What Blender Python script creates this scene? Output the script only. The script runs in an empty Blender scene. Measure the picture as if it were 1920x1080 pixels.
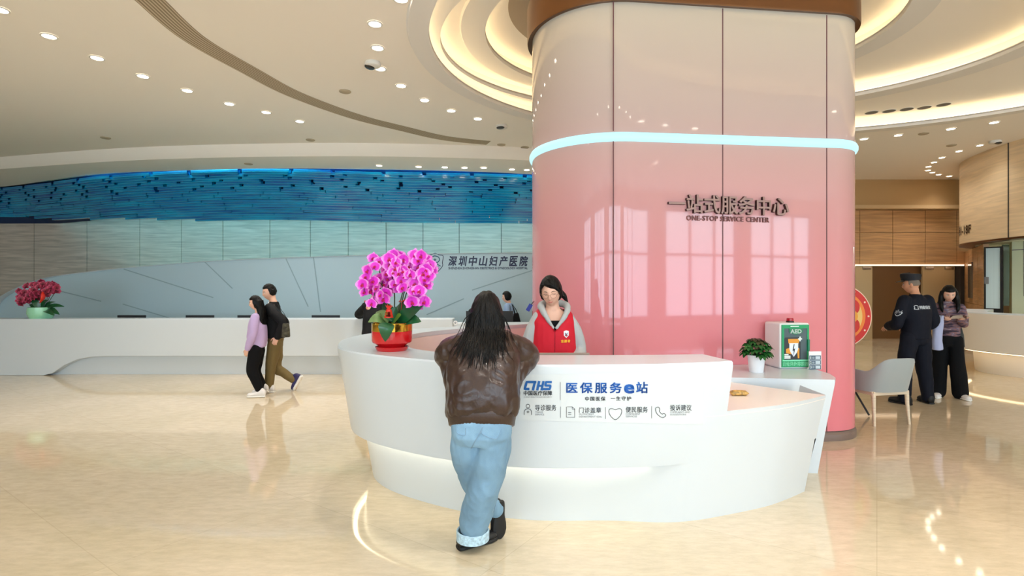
import bpy, bmesh, math, random
import numpy as np
from mathutils import Vector, Matrix, noise as mnoise
from mathutils.geometry import tessellate_polygon
from mathutils.bvhtree import BVHTree

random.seed(7)
SC = bpy.context.scene
COL = SC.collection
PI = math.pi

# ------------------------------------------------------------------ camera, world, exposure
FPX, HOR, CAMH = 1000.0, 534.0, 1.6
cam_data = bpy.data.cameras.new('camera')
cam_data.sensor_fit = 'HORIZONTAL'
cam_data.sensor_width = 36.0
cam_data.lens = 36.0 * FPX / 1920.0
cam_data.shift_y = (HOR - 540.0) / 1920.0
cam_data.clip_start = 0.05
cam_data.clip_end = 200
cam = bpy.data.objects.new('camera', cam_data)
COL.objects.link(cam)
cam.location = (0, 0, CAMH)
cam.rotation_euler = (PI / 2, 0, 0)
SC.camera = cam

SC.view_settings.view_transform = 'Standard'
SC.view_settings.look = 'None'
SC.view_settings.gamma = 1.0
SC.view_settings.use_curve_mapping = False
SC.view_settings.exposure = EXPOSURE = -0.05
SC.cycles.max_bounces = 10
SC.cycles.diffuse_bounces = 6
SC.cycles.glossy_bounces = 5
SC.cycles.sample_clamp_indirect = 6.0
SC.cycles.caustics_reflective = False
SC.cycles.caustics_refractive = False

world = bpy.data.worlds.new('daylight_sky')
SC.world = world
world.use_nodes = True
wn = world.node_tree.nodes
bgn = wn['Background']
sky = wn.new('ShaderNodeTexSky')
sky.sky_type = 'PREETHAM'
sky.turbidity = 4.0
sky.sun_direction = (0.3, -0.5, 0.8)
world.node_tree.links.new(sky.outputs[0], bgn.inputs[0])
bgn.inputs[1].default_value = 0.25


def area_light(name, loc, rot, sx, sy, power, color, parent=None, spread=PI):
    d = bpy.data.lights.new(name, 'AREA')
    d.shape = 'RECTANGLE'
    d.size, d.size_y = sx, sy
    d.energy = power
    d.color = color
    d.spread = spread
    o = bpy.data.objects.new(name, d)
    COL.objects.link(o)
    o.location = loc
    o.rotation_euler = rot
    if parent:
        o.parent = parent
    return o


# daylight entering through the six tall window openings behind the viewer
WIN = [(-10.5, -7.1), (-5.6, -2.2), (-0.9, 2.5), (3.4, 6.8), (7.4, 10.6), (11.2, 14.4)]
WIN_Z = (0.5, 4.1)
WALL_FRONT_Y = -6.0
for a, b in WIN:
    area_light('window_daylight', ((a + b) / 2, WALL_FRONT_Y - 0.35, (WIN_Z[0] + WIN_Z[1]) / 2), (PI / 2, 0, 0),
               b - a, WIN_Z[1] - WIN_Z[0], 275.0, (0.68, 0.86, 1.0))


# ------------------------------------------------------------------ projection helpers
def P(px, py, Y):
    return Vector(((px - 960) * Y / FPX, Y, CAMH - (py - HOR) * Y / FPX))


def Pz(px, py, z):
    Y = (CAMH - z) * FPX / (py - HOR)
    return Vector(((px - 960) * Y / FPX, Y, z))


def F(px, py):
    return Pz(px, py, 0.0)


# ------------------------------------------------------------------ materials
def lin(c):
    return tuple(((x / 255) / 12.92 if x / 255 <= 0.04045 else ((x / 255 + 0.055) / 1.055) ** 2.4) for x in c)


MATS = {}


def mat(name, rgb, rough=0.5, metal=0.0, spec=0.5, coat=0.0, emit=None, estr=0.0, var=0.0, scale=8.0, bump=0.0,
        bscale=60.0, sheen=0.0, stretch=None, sss=0.0, trans=0.0, alpha=1.0):
    m = bpy.data.materials.new(name)
    m.use_nodes = True
    nt = m.node_tree
    b = nt.nodes['Principled BSDF']
    c = lin(rgb)
    b.inputs['Base Color'].default_value = (*c, 1)
    b.inputs['Roughness'].default_value = rough
    b.inputs['Metallic'].default_value = metal
    b.inputs['Specular IOR Level'].default_value = spec
    b.inputs['Coat Weight'].default_value = coat
    b.inputs['Coat Roughness'].default_value = 0.03
    b.inputs['Sheen Weight'].default_value = sheen
    b.inputs['Transmission Weight'].default_value = trans
    b.inputs['Alpha'].default_value = alpha
    if sss:
        b.inputs['Subsurface Weight'].default_value = sss
        b.inputs['Subsurface Radius'].default_value = (0.01, 0.004, 0.002)
        b.inputs['Subsurface Scale'].default_value = 1.0
    if emit:
        b.inputs['Emission Color'].default_value = (*lin(emit), 1)
        b.inputs['Emission Strength'].default_value = estr
    if var or bump:
        tc = nt.nodes.new('ShaderNodeTexCoord')
        mp = nt.nodes.new('ShaderNodeMapping')
        nt.links.new(tc.outputs['Object'], mp.inputs[0])
        if stretch:
            mp.inputs['Scale'].default_value = stretch
    if var:
        nz = nt.nodes.new('ShaderNodeTexNoise')
        nz.inputs['Scale'].default_value = scale
        nz.inputs['Detail'].default_value = 6
        nt.links.new(mp.outputs[0], nz.inputs['Vector'])
        rp = nt.nodes.new('ShaderNodeValToRGB')
        rp.color_ramp.elements[0].position = 0.3
        rp.color_ramp.elements[1].position = 0.7
        rp.color_ramp.elements[0].color = (*[max(0, x * (1 - var)) for x in c], 1)
        rp.color_ramp.elements[1].color = (*[min(1, x * (1 + var)) for x in c], 1)
        nt.links.new(nz.outputs[0], rp.inputs[0])
        nt.links.new(rp.outputs[0], b.inputs['Base Color'])
    if bump:
        nb = nt.nodes.new('ShaderNodeTexNoise')
        nb.inputs['Scale'].default_value = bscale
        nb.inputs['Detail'].default_value = 4
        nt.links.new(mp.outputs[0], nb.inputs['Vector'])
        bp = nt.nodes.new('ShaderNodeBump')
        bp.inputs['Strength'].default_value = bump
        bp.inputs['Distance'].default_value = 0.01
        nt.links.new(nb.outputs[0], bp.inputs['Height'])
        nt.links.new(bp.outputs[0], b.inputs['Normal'])
    MATS[name] = m
    return m


def nodes_of(m):
    return m.node_tree.nodes, m.node_tree.links, m.node_tree.nodes['Principled BSDF']


# ------------------------------------------------------------------ objects and properties
def tag(o, label=None, cat=None, group=None, kind=None):
    if label:
        o['label'] = label
    if cat:
        o['category'] = cat
    if group:
        o['group'] = group
    if kind:
        o['kind'] = kind
    return o


def empty(name, loc=(0, 0, 0), rz=0.0, label=None, cat=None, group=None):
    o = bpy.data.objects.new(name, None)
    COL.objects.link(o)
    o.location = loc
    o.rotation_euler = (0, 0, rz)
    o.empty_display_size = 0.1
    return tag(o, label, cat, group)


class MB:
    """collects shapes and links them as one mesh object"""

    def __init__(self):
        self.v, self.f, self.m = [], [], []

    def add(self, verts, faces, mi=0):
        n = len(self.v)
        self.v += [Vector(p) for p in verts]
        for q in faces:
            self.f.append([n + i for i in q])
            self.m.append(mi)
        return self

    def box(self, x0, x1, y0, y1, z0, z1, mi=0):
        vs = [(x, y, z) for z in (z0, z1) for x, y in ((x0, y0), (x1, y0), (x1, y1), (x0, y1))]
        return self.add(vs, [(3, 2, 1, 0), (4, 5, 6, 7), (0, 1, 5, 4), (1, 2, 6, 5), (2, 3, 7, 6), (3, 0, 4, 7)], mi)

    def prism(self, poly, z0, z1, mi=0, holes=()):
        """vertical prism over a 2D polygon; z0/z1 numbers"""
        loops = [list(poly)] + [list(h) for h in holes]
        flat = [p for l in loops for p in l]
        n = len(flat)
        tri = tessellate_polygon([[Vector((p[0], p[1], 0)) for p in l] for l in loops])
        vs = [(p[0], p[1], z0) for p in flat] + [(p[0], p[1], z1) for p in flat]
        fs = [(a, b, c) for a, b, c in tri] + [(c + n, b + n, a + n) for a, b, c in tri]
        k = 0
        for l in loops:
            for i in range(len(l)):
                j = (i + 1) % len(l)
                fs.append((k + i, k + j, k + n + j, k + n + i))
            k += len(l)
        return self.add(vs, fs, mi)

    def grid(self, rows, closed_u=False, closed_v=False, mi=0, cap=False):
        """rows: list of equally long point lists"""
        nr, nc = len(rows), len(rows[0])
        vs = [p for r in rows for p in r]
        fs = []
        for i in range(nr - (0 if closed_v else 1)):
            for j in range(nc - (0 if closed_u else 1)):
                a, b = i * nc + j, i * nc + (j + 1) % nc
                i2 = (i + 1) % nr
                fs.append((a, b, i2 * nc + (j + 1) % nc, i2 * nc + j))
        if cap:
            fs.append(tuple(range(nc))[::-1])
            fs.append(tuple((nr - 1) * nc + j for j in range(nc)))
        return self.add(vs, fs, mi)

    def tube(self, pts, rad, n=10, mi=0, cap=True, flat=1.0, ref=None):
        """round (or flattened) tube along pts; rad is a number or list"""
        pts = [Vector(p) for p in pts]
        if not isinstance(rad, (list, tuple)):
            rad = [rad] * len(pts)
        rows = []
        nrm = None
        for i, p in enumerate(pts):
            t = (pts[min(i + 1, len(pts) - 1)] - pts[max(i - 1, 0)]).normalized()
            if nrm is None:
                r = Vector(ref) if ref else (Vector((0, 0, 1)) if abs(t.z) < 0.9 else Vector((1, 0, 0)))
                nrm = (r - t * r.dot(t)).normalized()
            else:
                nrm = (nrm - t * nrm.dot(t)).normalized()
            bn = t.cross(nrm)
            rows.append([p + (nrm * math.cos(2 * PI * k / n) * flat + bn * math.sin(2 * PI * k / n)) * rad[i] for k in range(n)])
        return self.grid(rows, closed_u=True, mi=mi, cap=cap)

    def lathe(self, prof, n=32, c=(0, 0, 0), mi=0, cap=True):
        rows = [[(c[0] + r * math.cos(2 * PI * k / n), c[1] + r * math.sin(2 * PI * k / n), c[2] + z) for k in range(n)] for r, z in prof]
        return self.grid(rows, closed_u=True, mi=mi, cap=cap)

    def ball(self, c, r, nu=16, nv=10, mi=0):
        if not isinstance(r, (list, tuple)):
            r = (r, r, r)
        rows = []
        for i in range(nv + 1):
            a = -PI / 2 + PI * i / nv
            a = max(-PI / 2 + 0.02, min(PI / 2 - 0.02, a))
            rows.append([(c[0] + r[0] * math.cos(a) * math.cos(2 * PI * k / nu), c[1] + r[1] * math.cos(a) * math.sin(2 * PI * k / nu),
                          c[2] + r[2] * math.sin(a)) for k in range(nu)])
        return self.grid(rows, closed_u=True, mi=mi, cap=True)

    def build(self, name, m, parent=None, smooth=False, bevel=0.0, local=False, weld=False, subsurf=0, seg=2):
        off = Vector((0, 0, 0))
        if parent is not None and not local:
            p = parent
            while p is not None:
                off += Vector(p.location)
                p = p.parent
        me = bpy.data.meshes.new(name)
        me.from_pydata([tuple(p - off) for p in self.v], [], self.f)
        for mm in (m if isinstance(m, (list, tuple)) else [m]):
            me.materials.append(mm)
        for i, pl in enumerate(me.polygons):
            pl.material_index = self.m[i]
            pl.use_smooth = bool(smooth)
        bm = bmesh.new()
        bm.from_mesh(me)
        if weld:
            bmesh.ops.remove_doubles(bm, verts=bm.verts, dist=1e-5)
        bmesh.ops.recalc_face_normals(bm, faces=bm.faces)
        bm.to_mesh(me)
        bm.free()
        o = bpy.data.objects.new(name, me)
        COL.objects.link(o)
        if parent is not None:
            o.parent = parent
        if bevel:
            md = o.modifiers.new('bevel', 'BEVEL')
            md.width = bevel
            md.segments = seg
            md.limit_method = 'ANGLE'
            md.angle_limit = math.radians(40)
        if subsurf:
            md = o.modifiers.new('subsurf', 'SUBSURF')
            md.levels = md.render_levels = subsurf
        if smooth == "auto" or (smooth and bevel):
            try:
                me.set_sharp_from_angle(angle=math.radians(35))
            except Exception:
                pass
        return o


def struct(name, mb, m, parent=None, **k):
    o = mb.build(name, m, parent, **k)
    if parent is None:
        o['kind'] = 'structure'
    return o


def copy_tree(o, parent=None):
    c = o.copy()
    COL.objects.link(c)
    if parent is not None:
        c.parent = parent
    for ch in list(o.children):
        copy_tree(ch, c)
    return c


def catmull(pts, n=8, closed=False):
    pts = [Vector((*p, 0)) if len(p) == 2 else Vector(p) for p in pts]
    out = []
    N = len(pts)
    for i in range(N if closed else N - 1):
        g = (lambda k: pts[k % N]) if closed else (lambda k: pts[max(0, min(N - 1, k))])
        p0, p1, p2, p3 = g(i - 1), g(i), g(i + 1), g(i + 2)
        for s in range(n):
            t = s / n
            out.append(0.5 * ((2 * p1) + (p2 - p0) * t + (2 * p0 - 5 * p1 + 4 * p2 - p3) * t * t + (3 * p1 - p0 - 3 * p2 + p3) * t ** 3))
    if not closed:
        out.append(pts[-1].copy())
    return out


def offset_path(pts, d):
    """shift a 2D open path to its left by d"""
    out = []
    for i, p in enumerate(pts):
        t = (pts[min(i + 1, len(pts) - 1)] - pts[max(i - 1, 0)]).normalized()
        out.append(Vector((p.x - t.y * d, p.y + t.x * d, p.z)))
    return out


def at_z(path, z):
    return [Vector((p.x, p.y, z)) for p in path]


def ellipse(cx, cy, rx, ry, n=96, a0=0.0, a1=2 * PI):
    return [(cx + rx * math.cos(a0 + (a1 - a0) * i / n), cy + ry * math.sin(a0 + (a1 - a0) * i / n)) for i in range(n)]


# ------------------------------------------------------------------ lettering
def text_shape(s, bold=0.0, extrude=0.0, space=1.0, shear=0.0):
    """triangulated outline of a string; returns verts (numpy), faces, bounds"""
    cu = bpy.data.curves.new('lettering', 'FONT')
    cu.body = s
    cu.size = 1
    cu.offset = bold
    cu.extrude = extrude
    cu.space_character = space
    cu.shear = shear
    cu.resolution_u = 3
    o = bpy.data.objects.new('lettering', cu)
    COL.objects.link(o)
    dg = bpy.context.evaluated_depsgraph_get()
    me = bpy.data.meshes.new_from_object(o.evaluated_get(dg), depsgraph=dg)
    v = np.array([p.co[:] for p in me.vertices])
    f = [tuple(p.vertices) for p in me.polygons]
    bpy.data.objects.remove(o)
    bpy.data.curves.remove(cu)
    bpy.data.meshes.remove(me)
    return v, f


def lettering(mb, s, box, fn, bold=0.0, depth=0.0, keep=False, space=1.0, shear=0.0, mi=0):
    """fit a string into box (x0, x1, y0, y1) of a flat layout and send every point through fn(x, y, h)"""
    v, f = text_shape(s, 0.0, 0.5 if depth else 0.0, space, shear)
    x0, x1, y0, y1 = box
    lo, hi = v.min(0), v.max(0)
    sx = (x1 - x0) / (hi[0] - lo[0])
    sy = (y1 - y0) / (hi[1] - lo[1])
    if keep:
        sx = sy
    # a bolder weight: the outline laid down several times, shifted by a hair
    shifts = [(0, 0)] if not bold else [(0, 0), (bold, bold), (-bold, bold), (bold, -bold), (-bold, -bold)]
    for k, (bx, by) in enumerate(shifts):
        pts = []
        for p in v:
            h = (p[2] + 0.5) * depth if depth else 0.0
            pts.append(fn(x0 + (p[0] + bx - lo[0]) * sx, y0 + (p[1] + by - lo[1]) * sy, h + k * 2e-5))
        mb.add(pts, f, mi)
    return x0 + (hi[0] - lo[0]) * sx


def stroke(mb, pts, w, fn, closed=False, mi=0, h=0.0):
    """flat line of width w through 2D layout points"""
    pts = [Vector((*p, 0)) for p in pts]
    n = len(pts)
    L, R = [], []
    for i in range(n):
        a = pts[(i - 1) % n] if (closed or i > 0) else pts[i]
        b = pts[(i + 1) % n] if (closed or i < n - 1) else pts[i]
        t = (b - a).normalized()
        nn = Vector((-t.y, t.x, 0)) * w / 2
        L.append(pts[i] + nn)
        R.append(pts[i] - nn)
    rows = [[fn(l.x, l.y, h), fn(r.x, r.y, h)] for l, r in zip(L, R)]
    mb.grid(rows, closed_v=closed, mi=mi)


ORD = ['first', 'second', 'third', 'fourth', 'fifth', 'sixth', 'seventh', 'eighth', 'ninth', 'tenth', 'eleventh', 'twelfth',
       'thirteenth', 'fourteenth', 'fifteenth', 'sixteenth']

# ================================================================== SETTING
CZ = 4.6          # main ceiling height
WB = 15.85        # back wall
m_ceil = mat('ceiling_paint', (247, 240, 230), 0.9)
m_lip = mat('ceiling_lip_shade', (232, 228, 222), 0.9)  # greyer than the ceiling: paints the lip faces as less lit
m_white = mat('white_solid_surface', (207, 215, 221), 0.3, coat=0.2)
m_shell = mat('pale_blue_white_panel', (168, 194, 206), 0.45)
m_dark = mat('dark_gap', (60, 55, 52), 0.8)
m_brown = mat('bronze_trim', (112, 76, 46), 0.35, metal=0.7)
m_black = mat('black_plastic', (14, 14, 16), 0.4)
m_grey = mat('grey_plastic', (120, 120, 122), 0.5)
m_chrome = mat('brushed_steel', (190, 190, 190), 0.25, metal=1.0)
m_warm_led = mat('warm_led', (255, 240, 205), 0.5, emit=(255, 234, 192), estr=5.2)
m_lens = mat('downlight_lens', (255, 250, 240), 0.4, emit=(255, 244, 225), estr=22.0)
m_cool_led = mat('cool_led_tube', (90, 140, 150), 0.4, emit=(196, 244, 252), estr=1.0)
m_glass = mat('clear_glass', (235, 245, 245), 0.02, trans=1.0)


def wood(name, rgb, var, rough=0.45):
    m = mat(name, rgb, rough)
    N, L, b = nodes_of(m)
    tc = N.new('ShaderNodeTexCoord')
    mp = N.new('ShaderNodeMapping')
    mp.inputs['Scale'].default_value = (0.55, 0.55, 9.0)
    L.new(tc.outputs['Object'], mp.inputs[0])
    nz = N.new('ShaderNodeTexNoise')
    nz.inputs['Scale'].default_value = 2.2
    nz.inputs['Detail'].default_value = 8
    nz.inputs['Distortion'].default_value = 0.6
    L.new(mp.outputs[0], nz.inputs['Vector'])
    rp = N.new('ShaderNodeValToRGB')
    c = lin(rgb)
    rp.color_ramp.elements[0].position, rp.color_ramp.elements[1].position = 0.32, 0.68
    rp.color_ramp.elements[0].color = (*[x * (1 - var) for x in c], 1)
    rp.color_ramp.elements[1].color = (*[min(1, x * (1 + var)) for x in c], 1)
    L.new(nz.outputs[0], rp.inputs[0])
    L.new(rp.outputs[0], b.inputs['Base Color'])
    return m


m_wood = wood('pale_horizontal_grain_wood', (198, 188, 178), 0.22)
m_wood2 = wood('honey_horizontal_grain_wood', (196, 154, 108), 0.2)
m_wood3 = wood('light_curved_wood', (232, 206, 168), 0.10)

# floor: polished cream stone with faint slab joints
m_floor = mat('polished_cream_stone', (222, 200, 162), 0.055, spec=0.8)
N, L, b = nodes_of(m_floor)
tc = N.new('ShaderNodeTexCoord')
n1 = N.new('ShaderNodeTexNoise')
n1.inputs['Scale'].default_value = 0.9
n1.inputs['Detail'].default_value = 3
n2 = N.new('ShaderNodeTexNoise')
n2.inputs['Scale'].default_value = 14
n2.inputs['Detail'].default_value = 9
n2.inputs['Roughness'].default_value = 0.7
mpf = N.new('ShaderNodeMapping')
mpf.inputs['Scale'].default_value = (0.5, 1.4, 1)
mpf.inputs['Rotation'].default_value = (0, 0, 0.25)
L.new(tc.outputs['Object'], mpf.inputs[0])
L.new(mpf.outputs[0], n2.inputs['Vector'])
L.new(tc.outputs['Object'], n1.inputs['Vector'])
r1 = N.new('ShaderNodeValToRGB')
r1.color_ramp.elements[0].position, r1.color_ramp.elements[1].position = 0.3, 0.7
r1.color_ramp.elements[0].color = (*lin((216, 200, 170)), 1)
r1.color_ramp.elements[1].color = (*lin((230, 212, 186)), 1)
r2 = N.new('ShaderNodeValToRGB')
r2.color_ramp.elements[0].position, r2.color_ramp.elements[1].position = 0.35, 0.72
r2.color_ramp.elements[0].color = (0.74, 0.73, 0.70, 1)
r2.color_ramp.elements[1].color = (1.0, 1.0, 1.0, 1)
mx = N.new('ShaderNodeMixRGB')
mx.blend_type = 'MULTIPLY'
mx.inputs[0].default_value = 0.75
L.new(n1.outputs[0], r1.inputs[0])
L.new(n2.outputs[0], r2.inputs[0])
L.new(r1.outputs[0], mx.inputs[1])
L.new(r2.outputs[0], mx.inputs[2])
br = N.new('ShaderNodeTexBrick')
br.offset = 0.0
br.inputs['Scale'].default_value = 1.0
br.inputs['Brick Width'].default_value = 1.8
br.inputs['Row Height'].default_value = 1.2
br.inputs['Mortar Size'].default_value = 0.003
br.inputs['Color1'].default_value = (1, 1, 1, 1)
br.inputs['Color2'].default_value = (0.94, 0.94, 0.93, 1)
br.inputs['Mortar'].default_value = (0.86, 0.85, 0.83, 1)
mpb = N.new('ShaderNodeMapping')
mpb.inputs['Rotation'].default_value = (0, 0, 0.6)
L.new(tc.outputs['Object'], mpb.inputs[0])
L.new(mpb.outputs[0], br.inputs['Vector'])
mx2 = N.new('ShaderNodeMixRGB')
mx2.blend_type = 'MULTIPLY'
mx2.inputs[0].default_value = 1.0
L.new(mx.outputs[0], mx2.inputs[1])
L.new(br.outputs[0], mx2.inputs[2])
L.new(mx2.outputs[0], b.inputs['Base Color'])
struct('floor', MB().box(-17, 15, -6, 16.2, -0.1, 0), m_floor)

# side and front walls
m_plaster = mat('warm_white_plaster', (228, 220, 208), 0.85)
struct('wall_left', MB().box(-17.2, -17, -6.2, 16.2, 0, 5.6), m_plaster)
struct('wall_right', MB().box(15, 15.2, -6.2, 16.2, 0, 5.6), m_plaster)
wf = MB()
xs = [-17.2] + [x for w in WIN for x in w] + [15.2]
for i in range(0, len(xs), 2):
    wf.box(xs[i], xs[i + 1], WALL_FRONT_Y - 0.2, WALL_FRONT_Y, 0, 5.6)
for a, b_ in WIN:
    wf.box(a, b_, WALL_FRONT_Y - 0.2, WALL_FRONT_Y, 0, WIN_Z[0])
    wf.box(a, b_, WALL_FRONT_Y - 0.2, WALL_FRONT_Y, WIN_Z[1], 5.6)
struct('wall_front', wf, m_plaster)
for i, (a, b_) in enumerate(WIN):
    fr = MB()
    for k in range(4):
        x = a + (b_ - a) * k / 3
        fr.box(x - 0.04, x + 0.04, WALL_FRONT_Y - 0.14, WALL_FRONT_Y - 0.06, WIN_Z[0], WIN_Z[1])
    for z in (WIN_Z[0] + 0.04, 2.6, WIN_Z[1] - 0.04):
        fr.box(a, b_, WALL_FRONT_Y - 0.13, WALL_FRONT_Y - 0.07, z - 0.04, z + 0.04)
    struct('window_%d' % (i + 1), fr, m_grey)

# back wall: one plane of wood panels with open joints
X0 = lambda px: (px - 960) * WB / FPX
seams = [-17.0, -15.9] + [X0(p) for p in (64, 163, 262, 340, 418, 506, 582, 653, 724, 793, 861, 940, 1030, 1120)]
wb = MB()
for a, b_ in zip(seams[:-1], seams[1:]):
    wb.box(a + 0.008, b_ - 0.008, WB, WB + 0.06, 0, 5.6)
wall_back = struct('wall_back', wb, m_wood)
struct('backing', MB().box(-17, 15, WB + 0.06, WB + 0.2, 0, 5.6), m_dark, wall_back)
m_panel = mat('beige_wall_panel', (205, 185, 160), 0.7)
wbr = MB().box(seams[-1], 15, WB, WB + 0.06, 0, 5.6)
struct('wall_panel', wbr, mat('dark_brown_panel', (120, 88, 52), 0.6), wall_back)

# bulkhead of honey wood above the far doors, with its thin light line
BY = 15.35
zb = CAMH + (HOR - 496) * BY / FPX
bh = MB()
xb = [8.6] + [(p - 960) * BY / FPX for p in (1612, 1674, 1735, 1794)] + [15.0]
for a, b_ in zip(xb[:-1], xb[1:]):
    for z0, z1 in ((zb, 3.1), (3.1, 3.75)):
        bh.box(a + 0.008, b_ - 0.008, BY, WB, z0 + 0.006, z1 - 0.006)
bulk = struct('trim_1', bh, m_wood2)
struct('light_line', MB().box(8.6, 13.0, BY - 0.02, BY + 0.03, zb - 0.035, zb), mat('thin_light_line', (255, 240, 220), 0.5, emit=(255, 225, 190), estr=3.0), bulk)
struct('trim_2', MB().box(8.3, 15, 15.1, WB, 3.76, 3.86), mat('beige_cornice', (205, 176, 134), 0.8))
struct('trim_5', MB().box(8.3, 15, 15.2, WB, 3.86, CZ), mat('unlit_ceiling_tan', (186, 154, 108), 0.9))  # tan colour stands in for the unlit ceiling farther back

# far doors
m_door = mat('cream_door_leaf', (200, 180, 140), 0.5)
for i, (p0, p1) in enumerate(((1578, 1635), (1729, 1789))):
    xa, xc = (p0 - 960) * 15.7 / FPX, (p1 - 960) * 15.7 / FPX
    d = struct('door_%d' % (i + 1), MB().box(xa, xc, 15.68, 15.75, 0.0, 2.14), m_door, bevel=0.006)
    for s in (xa + 0.18, xc - 0.18):
        struct('top_pivot', MB().box(s - 0.12, s + 0.12, 15.64, 15.68, 2.05, 2.13), m_chrome, d)
struct('trim_3', MB().box(xc + 0.02, xc + 0.42, 15.5, 15.75, 0, 2.15), m_dark)

# ------------------------------------------------------------------ ceiling
arc1 = catmull([(-17.0, 13.9), (-12.2, 12.67), (-8.8, 11.85), (-6.2, 11.5), (-3.65, 11.38), (-1.6, 11.5), (0.47, 11.8), (2.6, 12.5), (4.4, 13.6), (5.6, WB)], 8)
arc2 = catmull([(-17.0, 15.6), (-14.3, 14.95), (-10.7, 13.4), (-8.5, 12.9), (-5.8, 12.62), (-3.3, 12.72), (-1.4, 12.9), (0.5, 13.3), (2.4, 14.2), (4.0, WB)], 8)
RA = dict(cx=4.32, cy=6.7, rx=5.33, ry=3.92)
RB = dict(cx=2.92, cy=7.1, rx=3.86, ry=2.72)
RC = dict(cx=2.3, cy=7.2, rx=2.66, ry=2.2)
NE = 128


def ell(r, g=0.0):
    return ellipse(r['cx'], r['cy'], r['rx'] + g, r['ry'] + g, NE)


outer = [(-17, -6), (15, -6), (15, WB)] + [(p.x, p.y) for p in reversed(arc1)]
ceil = struct('ceiling', MB().prism(outer, CZ, CZ + 0.02, holes=[ell(RA)]), m_ceil)
# dropped soffit between the two arcs and its rounded edge
rows = []
for dz, dy in ((0.0, -0.10), (-0.07, -0.085), (-0.16, -0.03), (-0.21, 0.0), (-0.245, 0.035), (-0.25, 0.08)):
    rows.append([Vector((p.x, p.y + dy, CZ + dz)) for p in arc1])
rows.append(at_z(arc2, CZ - 0.25))
rows.append(at_z(arc2, CZ + 0.6))
struct('soffit', MB().grid(rows), m_ceil, ceil, smooth='auto')
struct('upper_panel', MB().box(-17, 6, 11.0, WB, 5.35, 5.4), m_ceil, ceil)
# coves
Zs = [CZ, CZ + 0.21, CZ + 0.41, CZ + 0.61]


def ringstrip(e0, e1, z0, z1=None):
    z1 = z0 if z1 is None else z1
    return MB().grid([[(p[0], p[1], z0) for p in e0], [(p[0], p[1], z1) for p in e1]], closed_u=True)


for i, (r, nxt) in enumerate(((RA, RB), (RB, RC), (RC, None))):
    z0, z1 = Zs[i], Zs[i + 1]
    # lip, ledge, riser, next plane
    lip = MB()
    w = (0.26, 0.36, 0.34)[i]
    lip.grid([[(p[0], p[1], z0 - h) for p in ell(r, g)] for g, h in ((w, 0.0), (w - 0.02, 0.035), (0.0, 0.045), (0.0, -0.03), (0.17, -0.03))], closed_u=True)
    struct('cove_lip', lip, m_lip, ceil, smooth='auto')
    struct('cove_riser', ringstrip(ell(r, 0.17), ell(r, 0.17), z0 + 0.02, z1), m_ceil, ceil, smooth=True)
    pl = ell(r, 0.2)
    mb = MB()
    mb.prism(pl, z1, z1 + 0.02, holes=[ell(nxt)] if nxt else [])
    struct('recess_panel', mb, m_ceil, ceil)
    led = MB()
    e0, e1 = ell(r, 0.05), ell(r, 0.09)
    led.grid([[(p[0], p[1], z0 + 0.034) for p in e0], [(p[0], p[1], z0 + 0.05) for p in e0], [(p[0], p[1], z0 + 0.05) for p in e1], [(p[0], p[1], z0 + 0.034) for p in e1]], closed_u=True)
    struct('cove_light', led, m_warm_led, ceil)
RD = dict(cx=2.1, cy=6.85, rx=2.15, ry=1.75)
struct('inner_ring', ringstrip(ell(RD), ell(RD, -0.9), Zs[3] - 0.05, Zs[3] - 0.05), mat('taupe_ceiling_ring', (178, 160, 138), 0.9), ceil)

# linear slot grille along a curve in the ceiling
slot_c = catmull([Pz(px, py, CZ) for px, py in ((250, -30), (281, 0), (363, 72), (467, 132), (553, 177), (665, 218), (755, 241), (834, 259), (916, 268))], 10)
slot = MB()
for k in range(8):
    d0 = -0.15 + k * 0.04
    a_, b_ = offset_path(slot_c, d0), offset_path(slot_c, d0 + 0.018)
    slot.grid([at_z(a_, CZ - 0.004), at_z(b_, CZ - 0.004)])
gr = struct('trim_4', slot, mat('slot_grille_slat', (205, 190, 165), 0.7))
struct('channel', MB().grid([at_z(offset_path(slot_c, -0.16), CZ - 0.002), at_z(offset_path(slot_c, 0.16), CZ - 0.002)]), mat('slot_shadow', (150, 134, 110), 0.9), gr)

# ------------------------------------------------------------------ the big pink column
CU = Vector((math.cos(math.radians(6.6)), math.sin(math.radians(6.6)), 0))
CV = Vector((-CU.y, CU.x, 0))
CP = Vector((0.99, 5.2, 0))
rl, rr, D = 0.86, 0.45, 1.76
uL, uR = -0.655, 2.80


def col_outline(g=0.0, n=18):
    pts = []
    for cu_, cv_, r_, a0 in ((uR - rr, rr, rr, -PI / 2), (uR - 0.8, D - 0.8, 0.8, 0), (uL + rl, D - rl, rl, PI / 2), (uL + rl, rl, rl, PI)):
        for k in range(n + 1):
            a = a0 + PI / 2 * k / n
            q = CP + CU * (cu_ + (r_ + g) * math.cos(a)) + CV * (cv_ + (r_ + g) * math.sin(a))
            if not pts or (pts[-1] - q).length > 1e-4:
                pts.append(q)
    return pts


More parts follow.
